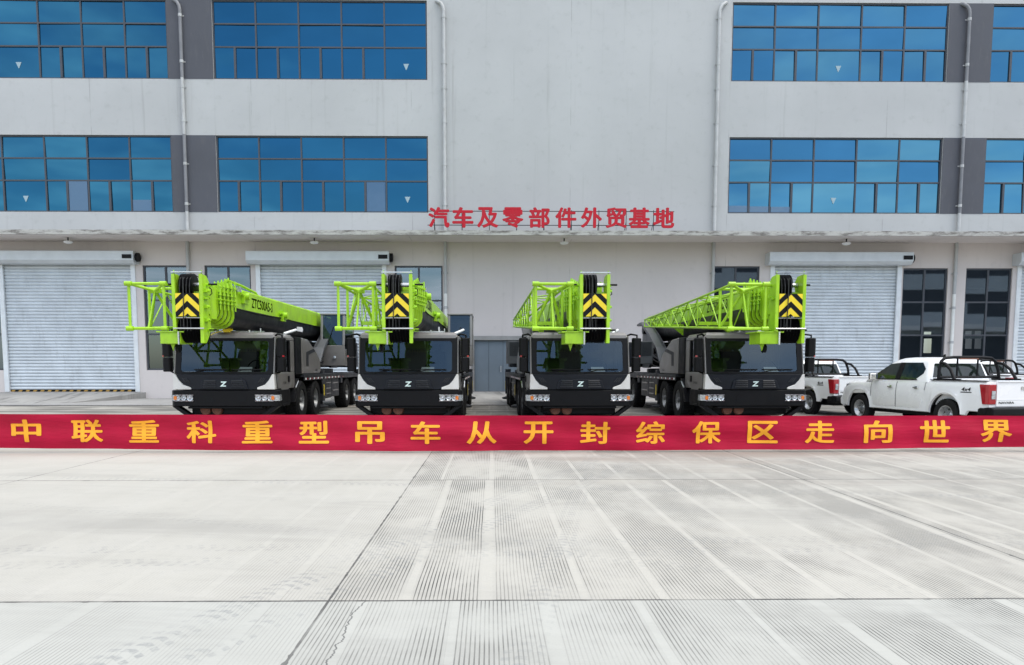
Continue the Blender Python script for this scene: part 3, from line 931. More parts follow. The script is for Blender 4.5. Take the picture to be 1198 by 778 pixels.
    def rr(x0, x1, z0, z1, r_):
        out = []
        for cx, cz, a0 in ((x1 - r_, z0 + r_, -90), (x1 - r_, z1 - r_, 0), (x0 + r_, z1 - r_, 90), (x0 + r_, z0 + r_, 180)):
            for k in range(5): a = R(a0 + k * 22.5); out.append((cx + r_ * math.cos(a), cz + r_ * math.sin(a)))
        return out
    ro, ri = rr(-1.243, 1.243, 1.345, 2.275, .05), rr(-1.11, 1.11, 1.40, 2.19, .08)
    n = len(ro)
    vs = [scr(*q, -.012) for q in ro] + [scr(*q, -.012) for q in ri] + [scr(*q, .03) for q in ro] + [scr(*q, .03) for q in ri]
    fs = []
    for i in range(n):
        j = (i + 1) % n
        fs += [(i, j, n + j, n + i), (2 * n + i, 2 * n + j, j, i), (n + i, n + j, 3 * n + j, 3 * n + i)]
    b.faces(vs, fs)
    b.build('screen_seal', G['plastic'], cabo)
    b = MB(); b.face([scr(*q, .006) for q in rr(-1.12, 1.12, 1.38, 2.21, .08)])
    b.build('windscreen', G['wind'], cabo)
    # charcoal front mask with a peaked panel and louvres
    b = MB()
    yb, yt = -.01, .06
    mask = [(-1.22, 1.335), (1.22, 1.335), (1.14, 1.185), (1.035, 1.07), (.835, .995), (.82, .945), (-.82, .945), (-.835, .995), (-1.035, 1.07), (-1.14, 1.185)]
    b.prism(mask, 'y', yb + .02, .2)
    b.prism([(-.62, .96), (.62, .96), (.56, 1.16), (.46, 1.215), (-.46, 1.215), (-.56, 1.16)], 'y', -.03, .02, )
    mk = b.build('front_mask', G['charcoal'], cabo, bevel=.012)
    for s in (-1, 1):
        for k in range(4):
            b = MB(); z = 1.005 + k * .05
            xa, xb = (.2, .52 - .012 * k) if s > 0 else (-.52 + .012 * k, -.2)
            b.prism([(-.034, z), (-.052, z + .006), (-.034, z + .024)], 'x', xa, xb); b.build('louvre', G['darkgrey'], mk)
        for k in range(3):
            b = MB(); x0 = s * (.96 + .045 * k); x1 = s * (.86 + .05 * k)
            b.prism([(x0, 1.25), (x0 + s * .022, 1.25), (x1 + s * .022, 1.13), (x1, 1.13)], 'y', -.008, .012); b.build('louvre', G['darkgrey'], mk)
    for s in (-1, 1):
        b = MB()
        pts = [(1.225, 1.335), (1.28, 1.335), (1.29, .95), (.84, .95), (.84, 1.0), (1.04, 1.075), (1.145, 1.19)]
        b.prism([(s * x, z) for x, z in pts], 'y', -.005, .16)
        b.build('corner_panel', G['silver'], cabo, bevel=.012)
    # badge
    vs, fs = text_mesh('Z', .17, 1.25, .035, .008, .12)
    b = MB(); b.faces([(v.x, -.037 - v.z, 1.09 + v.y) for v in vs], fs)
    b.build('badge', G['teal'], mk)
    # doors, windows, handles, mirrors
    for s in (-1, 1):
        d = MB()
        xa = s * (W + .004)
        d.prism([(.28, .97), (.52, .97), (.62, .90), (1.2, .90), (1.42, 1.05), (1.5, 1.35), (.27, 1.35), (.24, 1.15)], 'x', xa, xa + s * .018)
        do = d.build('door', G['grey'], cabo, bevel=.006)
        h = MB(); h.box(min(xa + s * .019, xa + s * .04), max(xa + s * .019, xa + s * .04), 1.2, 1.32, 1.12, 1.28); h.build('handle', G['plastic'], do)
        vs, fs = text_mesh('ZTC500', .085, 1.2, .0, .004)
        l = MB(); l.faces([(xa + s * .020 + s * abs(v.z), .86 + s * v.x, 1.1 + v.y) for v in vs], fs); l.build('lettering', G['darkgrey'], do)
        wq = MB(); wq.prism([(.25, 1.40), (1.54, 1.40), (1.54, 2.22), (.44, 2.22)], 'x', s * (W - .035), s * (W - .028)); wq.build('side_window', G['sideglass'], cabo)
        fr = MB(); fr.prism([(1.42, 1.385), (1.54, 1.385), (1.54, 2.235), (1.42, 2.235)], 'x', s * (W - .02), s * (W + .004)); fr.prism([(.22, 1.385), (.30, 1.385), (.49, 2.235), (.42, 2.235)], 'x', s * (W - .02), s * (W + .004)); fr.build('window_seal', G['plastic'], cabo)
        m_ = MB()
        mx = s * 1.47
        m_.prism([(mx - s * .13, .10), (mx - s * .10, .0), (mx + s * .05, .0), (mx + s * .10, .06), (mx + s * .08, .2), (mx - s * .12, .22)], 'z', 1.78, 2.26)
        m_.prism([(mx - s * .13, .10), (mx - s * .10, .01), (mx + s * .05, .01), (mx + s * .09, .07), (mx + s * .08, .2), (mx - s * .12, .22)], 'z', 1.40, 1.765)
        mo = m_.build('mirror', G['plastic'], root, bevel=.025)
        a = MB(); a.tube([(s * 1.2, .36, 2.3), (s * 1.33, .22, 2.36), (mx, .13, 2.33), (mx, .13, 2.2)], .025, 8); a.tube([(s * 1.24, .3, 1.36), (s * 1.36, .2, 1.38), (mx, .14, 1.45)], .02, 8); a.build('mirror_arm', G['plastic'], mo)
        a = MB(); a.prism([(mx + s * .03, -.012), (mx + s * .075, .02), (mx + s * .075, .05), (mx + s * .03, .02)], 'z', 1.775, 1.815); a.build('indicator', G['red'], mo)
        # intake stack and engine cover behind the cab
        b = MB(); b.box(min(s * .62, s * 1.3), max(s * .62, s * 1.3), 1.98, 2.62, 1.31, 2.36); b.build('intake_stack', G['black'], root, bevel=.02)
        b = MB()
        ec = [(2.64, 1.31), (2.64, 2.36), (3.35, 2.33), (4.45, 1.95), (4.85, 1.7), (4.9, 1.4), (4.75, 1.31)]
        b.prism(ec, 'x', s * .55, s * 1.31)
        e = b.build('engine_cover', G['grey'], root, bevel=.03)
        b = MB(); x1 = s * 1.313
        b.prism([(3.1, 1.55), (3.35, 1.55), (3.35, 1.88), (4.2, 2.0), (4.0, 2.08), (3.1, 1.95)], 'x', x1, x1 + s * .004)
        b.build('trim_stripe', G['darkgrey'], e)
        vs, fs = text_mesh('500A5', .1, 1.2, .0, .004)
        l = MB(); l.faces([(x1 + s * .002 + s * abs(v.z), 4.3 + s * v.x, 1.42 + v.y) for v in vs], fs); l.build('lettering', G['black'], e)
        b = MB(); b.tube([(s * 1.36, 1.72, .95), (s * 1.36, 2.0, 1.12)], .02, 6); b.build('grab_rail', G['steel'], root)
        b = MB(); b.box(min(s * .9, s * 1.34), max(s * .9, s * 1.34), .5, 1.2, .5, .56); b.box(min(s * .9, s * 1.32), max(s * .9, s * 1.32), .45, 1.3, .56, .92); b.build('cab_step', G['plastic'], cabo, bevel=.01)
    # wipers
    for x0, x1 in ((-.75, -.05), (.2, .85)):
        b = MB(); b.tube([(x0 - .1, .035, 1.37), (x0 + .25, .045, 1.44), (x1, .055, 1.45)], .012, 6); b.box(x0 + .0, x1 + .12, .025, .045, 1.445, 1.47)
        b.build('wiper', G['plastic'], cabo)
    # inside the cab
    b = MB(); b.prism([(.16, 1.0), (.16, 1.33), (.5, 1.36), (.62, 1.25), (.62, 1.0)], 'x', -1.19, 1.19); b.build('dashboard', G['plastic'], cabo, bevel=.02)
    for x in (-.6, .6):
        b = MB(); b.box(x - .25, x + .25, .95, 1.42, 1.2, 1.34); b.prism([(1.35, 1.3), (1.5, 1.3), (1.62, 1.95), (1.5, 1.95)], 'x', x - .24, x + .24); b.box(x - .14, x + .14, 1.52, 1.62, 1.97, 2.14); b.box(x - .2, x + .2, 1., 1.4, 1.0, 1.2)
        b.build('seat', G['seat'], cabo, bevel=.03)
    b = MB(); b.tube([(.6 + .22 * math.cos(a), .72 + .1 * math.sin(a), 1.5 + .2 * math.sin(a)) for a in [2 * PI * k / 20 for k in range(20)]], .016, 6, closed=True); b.cyl((.6, .72, 1.5), (.6, .5, 1.3), .03); b.build('steering_wheel', G['plastic'], cabo)
    b = MB(); b.faces([(.30, .14, 1.40), (.66, .14, 1.40), (.64, .30, 1.52), (.32, .30, 1.52)], [(0, 1, 2, 3)]); b.build('paper_sheet', G['whitepanel'], cabo)
    b = MB(); b.cyl((.92, .16, 2.41), (.92, .16, 2.5), .02); b.cyl((.55, .4, 2.41), (.55, .4, 2.47), .025); b.cyl((-.3, .4, 2.41), (-.3, .4, 2.48), .025); b.box(-.5, .9, .5, .53, 2.41, 2.45); b.build('roof_fitting', G['steel'], cabo)
    b = MB(); b.cyl((1.1, 1.6, 2.43), (1.34, 1.95, 2.55), .035); b.build('exhaust_tip', G['whitepanel'], cabo)
    # ---- turntable and superstructure
    b = MB(); b.lathe([(1.30, .7), (1.31, .95), (1.45, .95), (1.46, .7)], 'z', (0, 8.2, 0), 36); b.build('slew_ring', G['darkgrey'], root)
    for s in (-1, 1):
        b = MB()
        b.prism([(6.9, 1.47), (7.0, 1.75), (7.5, 2.2), (8.7, 2.75), (10.2, 3.25), (10.85, 3.2), (11.0, 2.7), (10.9, 1.47), (9.8, 1.47), (9.2, 1.9), (8.0, 1.75), (7.8, 1.47)], 'x', s * .46, s * .56)
        b.prism([(6.95, 1.7), (7.5, 2.2), (8.7, 2.75), (10.2, 3.25), (10.85, 3.2), (10.85, 3.12), (10.2, 3.15), (8.7, 2.63), (7.55, 2.08), (7.05, 1.66)], 'x', s * .44, s * .82)
        sp = b.build('slew_frame', G['midgrey'], root, bevel=.01)
        b = MB(); b.cyl((s * .56, 10.4, 2.95), (s * .68, 10.4, 2.95), .16, 18); b.cyl((s * .56, 8.6, 2.1), (s * .66, 8.6, 2.1), .11, 14)
        for k in range(3): b.tube([(s * .6, 7.6, 1.5 + .12 * k), (s * .64, 8.4, 1.55 + .2 * k), (s * .62, 9.6, 1.7 + .25 * k)], .025, 6)
        b.build('hydraulic_line', G['black'], sp)
    b = MB(); b.box(-1.2, 1.2, 10.95, 11.9, 1.5, 2.5); b.box(-1.05, 1.05, 10.85, 10.95, 1.6, 2.3); b.build('counterweight', G['darkgrey'], root, bevel=.05)
    b = MB(); b.lathe([(-.38, .4), (-.36, .4), (-.355, .3), (.355, .3), (.36, .4), (.38, .4)], 'x', (0, 10.3, 2.1), 24); b.build('winch', G['black'], root, smooth=40)
    b = MB(); b.box(-1.48, -.95, 7.4, 8.2, 1.62, 2.42); tk = b.build('tool_box', G['midgrey'], root, bevel=.015)
    b = MB(); b.box(-1.40, -1.0, 7.39, 7.398, 1.9, 2.38); b.box(-1.25, -1.21, 7.36, 7.388, 2.08, 2.28); b.build('handle', G['darkgrey'], tk)
    # operator's cab
    ox0, ox1, oy0, oy1, oz0, oz1 = .53, 1.42, 8.15, 10.0, 1.55, 3.45
    b = MB()
    sidep = [(oy0 + .02, oz0), (oy1, oz0), (oy1, oz1), (oy0 + .25, oz1), (oy0, oz0 + .75)]
    b.box(ox0, ox1, oy0 + .01, oy0 + .06, oz0, oz0 + .74)
    b.box(ox0, ox1, oy1 - .05, oy1, oz0, oz1 - .06)
    b.box(ox0, ox1, oy0 + .06, oy1 - .05, oz0, oz0 + .06)
    b.box(ox0 - .02, ox1 + .02, oy0 + .14, oy1 + .04, oz1 - .06, oz1)
    for x in (ox0, ox1 - .09):
        b.prism([(oy0, oz0 + .74), (oy0 + .07, oz0 + .74), (oy0 + .24, oz1 - .06), (oy0 + .16, oz1 - .06)], 'x', x, x + .09)
        b.box(x, x + .06, oy0 + .8, oy0 + .87, oz0 + .5, oz1 - .06)
        b.box(x, x + .06, oy0 + .06, oy1 - .05, oz0 + .06, oz0 + .62)
    oc = b.build('operator_cab', G['grey'], root, bevel=.018)
    b = MB(); b.faces([(ox0 + .085, oy0 + .03, oz0 + .75), (ox1 - .085, oy0 + .03, oz0 + .75), (ox1 - .085, oy0 + .2, oz1 - .07), (ox0 + .085, oy0 + .2, oz1 - .07)], [(0, 1, 2, 3)]); b.build('windscreen', G['wind'], oc)
    b = MB()
    for x in (ox0 + .02, ox1 - .025): b.faces([(x, oy0 + .06, oz0 + .62), (x, oy1 - .06, oz0 + .62), (x, oy1 - .06, oz1 - .08), (x, oy0 + .22, oz1 - .08)], [(0, 1, 2, 3)])
    b.build('side_window', G['sideglass'], oc)
    b = MB(); b.box(ox0 + .15, ox1 - .15, 9.2, 9.65, 1.95, 2.1); b.box(ox0 + .17, ox1 - .17, 9.6, 9.75, 2.1, 2.85); b.build('seat', G['seat'], oc, bevel=.03)
    b = MB(); b.lathe([(oy0 - .07, .0), (oy0 - .06, .06), (oy0 + .01, .05)], 'y', (1.05, 0, 1.85), 14); b.build('work_lamp', G['clear'], oc)
    b = MB(); b.tube([(.75, oy0 + .0, 2.28), (.86, oy0 + .03, 2.5), (1.0, oy0 + .11, 2.95)], .012, 6); b.build('wiper', G['plastic'], oc)
    b = MB(); b.box(ox0 - .05, ox0 + .02, oy0 - .02, oy0 + .05, 1.75, 2.05); b.build('tail_lamp', G['red'], oc)
    # ---- telescopic boom
    b = MB()
    section(b, .37, 2.45, 3.48, -.55, 10.7, 2.97, .30)
    bm_ = b.build('boom', [G['lime'], G['boomblack']], root, smooth=40)
    for k in range(5):
        sc_ = 1 - .075 * k
        w, zc = .40 * sc_, 2.98
        hgt = .56 * sc_
        y = -.56 - k * .17
        b = MB()
        b.mat(1); section(b, w - .05, zc - hgt + .06, zc + hgt - .06, y - .17, y, None, .27 * sc_); b.mat(0)
        section(b, w, zc - hgt, zc + hgt, y - .10, y - .035, None, .30 * sc_)
        for s in (-1, 1): b.box(s * w * .72 - .03, s * w * .72 + .03, y - .1, y - .03, zc + hgt, zc + hgt + .10); b.cyl((s * w * .72, y - .065, zc + hgt + .10), (s * w * .72, y - .065, zc + hgt + .15), .02, 6)
        for s in (-1, 1): b.cyl((s * w, y - .07, 3.1), (s * (w + .07), y - .07, 3.1), .03, 8)
        for s in (-1, 1):
            xr = s * (w + .045)
            b.cyl((xr, y - .07, zc - .12), (xr, y - .07, zc + hgt + .06), .02, 6)
            for q in (.02, .22, .42): b.cyl((xr, y - .07, zc + q), (xr, y - .07, zc + q + .035), .042, 8)
            b.box(min(s * w * .96, xr), max(s * w * .96, xr), y - .09, y - .05, zc + .30, zc + .36)
        b.build('boom_collar', [G['lime'], G['boomblack']], bm_, smooth=40)
    b = MB(); b.box(-.27, .27, -1.75, -1.4, 2.62, 3.34); b.build('boom_tip', G['lime'], bm_)
    b = MB(); b.tube([(.28, -.7, 3.62), (.28, .3, 3.6), (.30, 1.4, 3.52), (.33, 1.5, 3.42)], .035, 8); b.build('top_rail', G['lime'], bm_, smooth=50)
    for y, z in ((.15, 3.3), (3.6, 3.05)):
        for s in (1,):
            b = MB(); b.box(.372, .46, y - .14, y + .14, z - .18, z + .12); b.cyl((.46, y, z), (.56, y, z), .09, 14); b.cyl((.42, y - .3, z + .05), (.42, y + .35, z - .02), .035, 8); b.box(.372, .43, y + .2, y + .4, z - .1, z + .1)
            b.build('rope_guide', G['lime'], bm_, smooth=40)
    b = MB(); b.tube([(.385, -.5, 2.96), (.39, 1.2, 2.93), (.385, 3.5, 2.97), (.39, 6., 2.94), (.385, 9.5, 2.96)], .016, 6); b.build('cable', G['plastic'], bm_, smooth=50)
    b = MB(); b.box(.39, .47, -.35, -.22, 3.38, 3.5); b.build('work_lamp', G['clear'], bm_)
    for s in (-1, 1):
        vs, fs = text_mesh('ZTC500A5-3', .36, .95, .012, .006)
        b = MB(); xq = s * .372
        b.faces([(xq + s * abs(v.z), 1.75 + s * v.x, 3.20 + v.y) for v in vs], fs); b.build('lettering', G['black'], bm_)
    b = MB(); b.prism([(5.3, 2.66), (6.0, 2.66), (6.06, 2.74), (5.95, 2.82), (5.3, 2.80)], 'x', .370, .374); b.build('maker_plate', G['whitepanel'], bm_)
    b = MB(); b.cyl((0, 7.2, 1.75), (0, 3.2, 2.42), .15, 18); b.cyl((0, 3.2, 2.42), (0, 2.2, 2.58), .10, 16, ); b.build('lift_cylinder', G['boomblack'], root, smooth=40)
    # ---- boom head
    b = MB()
    for s in (-1, 1):
        bot = 2.03 if s > 0 else 2.3
        b.prism([(-2.40, bot), (-2.40, 3.56), (-2.32, 3.58), (-2.08, 3.56), (-1.92, 3.42), (-1.98, 3.2), (-2.06, 3.05), (-2.06, 2.75), (-1.95, 2.62), (-1.9, 2.4), (-2.02, 2.2), (-2.2, bot)], 'x', s * .275, s * .315)
        b.box(min(s * .20, s * .262), max(s * .20, s * .262), -2.1, -1.45, 2.72, 3.2)
        b.box(min(s * .27, s * .345), max(s * .27, s * .345), -2.43, -2.36, bot, 3.57)
        for z, l in ((3.36, .09), (2.34, .11), (3.08, .06)): b.cyl((s * .31, -2.1, z), (s * (.34 + l), -2.1, z), .035, 10)
        b.box(min(s * .316, s * .38), max(s * .316, s * .38), -2.3, -2.15, 3.02, 3.07)
        b.cyl((s * .31, -2.36, 3.57), (s * .31, -2.36, 3.66), .014, 6)
    b.box(-.27, .27, -2.2, -2.14, 3.1, 3.2); b.box(-.27, .27, -1.8, -1.76, 2.62, 3.3)
    hd = b.build('boom_head', G['lime'], root, bevel=.006)
    b = MB(); b.box(-.345, .345, -2.44, -2.37, 3.60, 3.622); b.build('top_plate', G['steel'], hd)
    for y, z, xa, xb, r_ in ((-2.12, 3.36, -.27, .27, .05), (-2.44, 2.36, -.33, .36, .016), (-2.4, 2.60, -.33, .3, .014)):
        b = MB(); b.cyl((xa, y, z), (xb, y, z), r_, 12); b.build('head_pin', G['steel'], hd)
    for s in (-1, 1):
        b = MB(); b.cyl((s * .37, -2.12, 3.37), (s * .56, -2.12, 3.37), .022, 8); b.build('retaining_pin', G['plastic'], hd)
        b = MB(); b.cyl((s * .36, -2.12, 2.34), (s * .52, -2.12, 2.34), .02, 8); b.build('retaining_pin', G['plastic'], hd)
    b = MB(); b.tube([(.37, -2.1, 3.30), (.43, -2.12, 3.26), (.44, -2.12, 3.16), (.38, -2.1, 3.12)], .012, 6)
    b.build('cable_loop', G['plastic'], hd)
    for z0_, x_ in ((3.22, .345), (2.86, .345), (2.56, .345)):
        b = MB(); b.box(x_ - .03, x_ + .035, -2.3, -2.12, z0_ - .04, z0_ + .04); b.cyl((x_, -2.2, z0_), (x_ + .08, -2.2, z0_), .028, 8); b.build('bracket', G['lime'], hd)
    for k in range(4):
        b = MB(); x = -.19 + k * .075
        b.lathe([(-.03, .06), (-.03, .235), (-.022, .245), (-.004, .20), (.004, .20), (.022, .245), (.03, .235), (.03, .06)], 'x', (x, -2.12, 3.36), 26); b.build('upper_sheave', G['plastic'], hd, smooth=40)
    for k in range(8):
        b = MB(); x = -.235 + k * .067
        b.lathe([(-.028, .06), (-.028, .285), (-.02, .30), (-.004, .25), (.004, .25), (.02, .30), (.028, .285), (.028, .06)], 'x', (x, -2.08, 2.34), 26); b.build('lower_sheave', G['plastic'], hd, smooth=40)
    b = MB()
    for k in range(4):
        x = -.19 + k * .075
        b.tube([(x, -1.7, 3.55), (x, -2.12, 3.60), (x, -2.33, 3.46), (x, -2.37, 3.3), (x, -2.37, 2.3)], .011, 6)
    b.tube([(-.07, -2.455, 3.5), (-.075, -2.46, 2.9), (-.085, -2.46, 2.62), (-.1, -2.44, 2.4)], .012, 6)
    b.build('hoist_rope', G['rope'], hd)
    # chevron plate
    pl = MB(); z0, z1, x0, x1 = 2.63, 3.14, -.265, .265
    pl.box(x0, x1, -2.437, -2.425, z0, z1)
    pl.mat(1)
    def chev(zp, th):
        """an inverted V band clipped to the plate"""
        for s in (-1, 1):
            poly = [(0, zp), (s * .265, zp - .255), (s * .265, zp - .255 - th), (0, zp - th)]
            out = []
            for i in range(4):                     # clip to z0 <= z <= z1
                out.append(poly[i])
            def clip(ps, f):
                r_ = []
                for i in range(len(ps)):
                    a, b_ = ps[i], ps[(i + 1) % len(ps)]
                    fa, fb = f(a), f(b_)
                    if fa >= 0: r_.append(a)
                    if fa * fb < 0:
                        k = fa / (fa - fb); r_.append((a[0] + (b_[0] - a[0]) * k, a[1] + (b_[1] - a[1]) * k))
                return r_
            ps = clip(clip(poly, lambda p: p[1] - z0), lambda p: z1 - p[1])
            if len(ps) > 2: pl.face([(x, -2.439, z) for x, z in ps])
    for zp in (z1 + .125, z1 - .165, z1 - .445): chev(zp, .14)
    pl.build('warning_plate', [G['yellow'], G['black']], hd, recalc=False)
    # mount box beside the head
    b = MB(); b.box(-.66, -.2, -2.38, -1.7, 2.02, 2.27); b.box(-.74, -.12, -2.40, -1.65, 2.271, 2.30); b.prism([(-.55, 2.02), (-.45, 2.02), (-.5, 1.86)], 'y', -2.1, -2.06)
    mb_ = b.build('jib_mount', G['lime'], hd, bevel=.006)
    b = MB(); b.cyl((-.23, -2.41, 2.0), (-.23, -2.41, 2.29), .022, 8); b.build('mount_pin', G['steel'], mb_)
    b = MB(); b.lathe([(-.03, .03), (-.03, .11), (0, .09), (.03, .11), (.03, .03)], 'x', (-.42, -2.0, 1.93), 20); b.build('guide_sheave', G['plastic'], mb_)
    lattice_jib(root)
    return root

crane = make_crane()
for o in crane.children:
    if o.name.split('.')[0] in ('boom', 'boom_head', 'lattice_jib', 'jib_bracket'): o.location = (0, .36, .03)
cr_lab = ['lime green mobile crane on the far left with its model number showing',
          'lime green mobile crane parked second from the left, beside the blue-grey steel door',
          'lime green mobile crane parked third from the left, right of the steel door',
          'lime green mobile crane parked furthest right, beside the white pickups']
for i, (x, rz) in enumerate(((-6.80, -.4), (-2.12, 0.0), (2.27, 1.8), (6.75, .6))):
    o = crane if i == 0 else copy_tree(crane)
    o.location = (x, 18.9, 0); o.rotation_euler = (0, 0, R(rz))
    o['label'] = cr_lab[i]; o['group'] = 'mobile cranes parked in front of the factory'

b = MB(); b.box(-.06, .1, .22, .34, 2.41, 2.53); b.cyl((-.08, .28, 2.47), (.16, .28, 2.47), .03, 8); b.tube([(-.06, .25, 2.45), (-.25, .12, 2.38), (-.45, .02, 2.24), (-.62, -.02, 2.2)], .012, 6)
b.build('yellow_hook', M['yellow'], crane)

# ------------------------------------------------------------------ pickups (local +y = forward, rear axle at y = 0)
def make_pickup():
    root = empty('pickup_truck', 'pickup', 'pickup truck')
    L0, L1, WB, RW = -1.22, 4.03, 3.15, .385
    def half(y):
        w = .915
        if y > 3.1: w -= .10 * ((y - 3.1) / .93) ** 2.2
        if y < -.9: w -= .03 * ((-.9 - y) / .32) ** 2
        return w
    def flare(y):
        f = 0.
        for c in (0, WB):
            d = abs(y - c)
            if d < .62: f = max(f, .045 * min(1, (.62 - d) / .14))
        return f
    def bottom(y):
        z = .42
        if y > 3.55: z = .42 + .05 * (y - 3.55)
        if y < -.6: z = .52
        for c in (0, WB):
            d = abs(y - c); r_ = .49
            if d < r_: z = max(z, .42 + math.sqrt(r_ * r_ - d * d) * .98)
        return z
    def top(y):
        if y < .62: return 1.20
        if y < 2.62: return 1.16
        u = (y - 2.62) / (L1 - 2.62)
        return 1.15 - .06 * u - .16 * max(0, (u - .72) / .28) ** 2
    ys = sorted({round(L0 + i * .07, 3) for i in range(76) if L0 + i * .07 <= L1} | {L1, .60, .64} | {round(c + .49 * math.cos(R(a)), 3) for c in (0, WB) for a in range(0, 181, 9)})
    rows = []
    for y in ys:
        w, f, zb, zt = half(y), flare(y), bottom(y), top(y)
        bed = L0 + .09 < y < .62
        zm = zb + (zt - zb) * .18
        half_ = [(w - .05 + f, zb), (w + f, zb + .02), (w + f * .9, min(zb + .10, zt - .2)), (w + .012, zt - .32), (w + .002, zt - .16), (w - .02, zt - .05), (w - .06, zt)]
        if bed: half_ += [(w - .10, zt), (w - .11, .62), (0, .62)]
        elif y > 2.62: half_ += [(w - .14, zt + .03), (w - .4, zt + .055), (0, zt + .06)]
        else: half_ += [(w - .10, zt + .002), (w - .14, zt + .004), (0, zt + .006)]
        half_ = [(-x, z) for x, z in half_] + [(x, z) for x, z in half_[-2::-1]]
        rows.append([(x, y, z) for x, z in half_])
    b = MB(); b.grid(rows)
    b.face(rows[0]); b.face(rows[-1])
    body = b.build('body', M['white'], root, smooth=38, weld=True)
    # cabin: lofted shell with raked screens
    def ring(z, y0, y1, w, r_=.10):
        out = []
        for cx, cy, a0 in ((w - r_, y1 - r_, 0), (-w + r_, y1 - r_, 90), (-w + r_, y0 + r_, 180), (w - r_, y0 + r_, 270)):
            for k in range(4): a = R(a0 + 30 * k); out.append((cx + r_ * math.cos(a), cy + r_ * math.sin(a), z))
        return out
    lv = [(1.15, .63, 3.00, .89), (1.24, .65, 2.84, .872), (1.62, .75, 2.17, .735), (1.70, .80, 1.98, .70), (1.745, .92, 1.82, .64), (1.765, 1.1, 1.65, .5)]
    b = MB(); rs = [ring(*q) for q in lv]; b.grid(rs, close=True); b.face(rs[-1])
    cabin = b.build('cabin', M['white'], root, smooth=40)
    # glass set a few millimetres proud of the shell
    def sx(z): return .872 + (.735 - .872) * (z - 1.24) / .38
    for s in (-1, 1):
        for poly in ([(1.06, 1.22), (1.66, 1.22), (1.65, 1.635), (1.0, 1.63), (.84, 1.48), (.86, 1.36)], [(1.74, 1.22), (2.74, 1.22), (2.60, 1.33), (2.14, 1.60), (1.73, 1.635)]):
            b = MB(); b.face([(s * (sx(z) + .006), y, z) for y, z in poly]); b.build('side_window', M['pickglass'], cabin)
        b = MB(); b.faces([(s * (sx(z) + d_), y, z) for d_ in (.012, -.01) for y, z in ((1.62, 1.215), (1.80, 1.215), (1.78, 1.635), (1.61, 1.635))], [(0, 1, 2, 3), (4, 7, 6, 5), (0, 4, 5, 1), (1, 5, 6, 2), (2, 6, 7, 3), (3, 7, 4, 0)]); b.build('door_pillar', M['plastic'], cabin)
        b = MB(); b.prism([(1.0, 1.195), (2.74, 1.195), (2.74, 1.218), (1.0, 1.218)], 'x', s * (sx(1.2) + .001), s * (sx(1.2) + .01)); b.build('window_trim', M['plastic'], cabin)
    def ry(z): return .65 + (.75 - .65) * (z - 1.24) / .38
    b = MB(); b.face([(x * k, ry(z) - .006, z) for x, z, k in ((-.74, 1.27, 1), (.74, 1.27, 1), (.64, 1.61, 1), (-.64, 1.61, 1))]); b.build('rear_window', M['pickglass'], cabin)
    def fy(z): return 2.84 + (2.17 - 2.84) * (z - 1.24) / .38
    b = MB(); b.face([(-.76, fy(1.25) + .008, 1.25), (.76, fy(1.25) + .008, 1.25), (.63, fy(1.6) + .008, 1.6), (-.63, fy(1.6) + .008, 1.6)]); b.build('windscreen', M['pickglass'], cabin)
    # doors follow the flank, 5 mm proud
    for s in (-1, 1):
        for ya, yb, hy in ((.70, 1.68, .98), (1.71, 2.66, 1.90)):
            rws = []
            for i in range(13):
                y = ya + (yb - ya) * i / 12
                zb, zt = .50, 1.155
                if abs(y) < .80: zb = max(.5, .42 + math.sqrt(max(0, .55 ** 2 - y * y)) + .06) if abs(y) < .55 else .5
                if y < .80: zb = max(zb, .82 - (y - .70) * 2.)
                rws.append([(s * (.915 + dx), y, z) for dx, z in ((-.002, zb), (.012, zb + .02), (.017, .85), (.008, 1.0), (-.012, 1.11), (-.03, zt))])
            b = MB(); b.grid(rws); d = b.build('door', M['white'], root, smooth=40)
            b = MB(); b.box(min(s * .925, s * .965), max(s * .925, s * .965), hy - .09, hy + .09, 1.0, 1.03); b.box(min(s * .918, s * .935), max(s * .918, s * .935), hy - .05, hy + .05, .975, 1.05); b.build('handle', M['chrome'], d, bevel=.008)
        for ys_ in (.69, 1.695, 2.67):
            rws = [[(s * (.9165 + dx), ys_ - .007, z), (s * (.9165 + dx), ys_ + .007, z)] for dx, z in ((.0, .95 if ys_ < .8 else .5), (.017, .96 if ys_ < .8 else .52), (.022, .97 if ys_ < .8 else .85), (.012, 1.0), (-.008, 1.11), (-.026, 1.155))]
            b = MB(); b.grid(rws); b.build('door_gap', M['gap'], root, recalc=False)
        m_ = MB(); m_.prism([(s * .90, 2.42), (s * .98, 2.42), (s * 1.12, 2.46), (s * 1.11, 2.56), (s * .98, 2.6)], 'z', 1.17, 1.36)
        mi = m_.build('wing_mirror', M['chrome'], root, bevel=.03)
        # tail light, wrapped round the corner
        t = MB()
        t.prism([(s * .934, -.97), (s * .938, -1.16), (s * .915, -1.235), (s * .74, -1.245), (s * .74, -1.2), (s * .88, -1.18), (s * .90, -.97)], 'z', .70, 1.14)
        t.v = [(x + (0 if abs(y) > 1.19 else s * .0), y + ((1.14 - z) * .22 if y > -1.0 else 0) * -1, z) for x, y, z in t.v]   # the front edge leans back towards the bottom
        tl = t.build('tail_light', M['red'], root, bevel=.015)
        t = MB(); t.box(min(s * .76, s * .86), max(s * .76, s * .86), -1.252, -1.246, .82, 1.0); t.build('lens', M['clear'], tl)
        hl = MB(); hl.prism([(s * .60, 3.98), (s * .84, 3.86), (s * .875, 3.6), (s * .85, 3.58), (s * .6, 3.8)], 'z', .88, 1.05); hl.build('headlight', M['clear'], root, bevel=.01)
        for y in (0, WB): wheel(root, s * .80, y, RW, .25, s, .235, 6, rimmat='alloy')
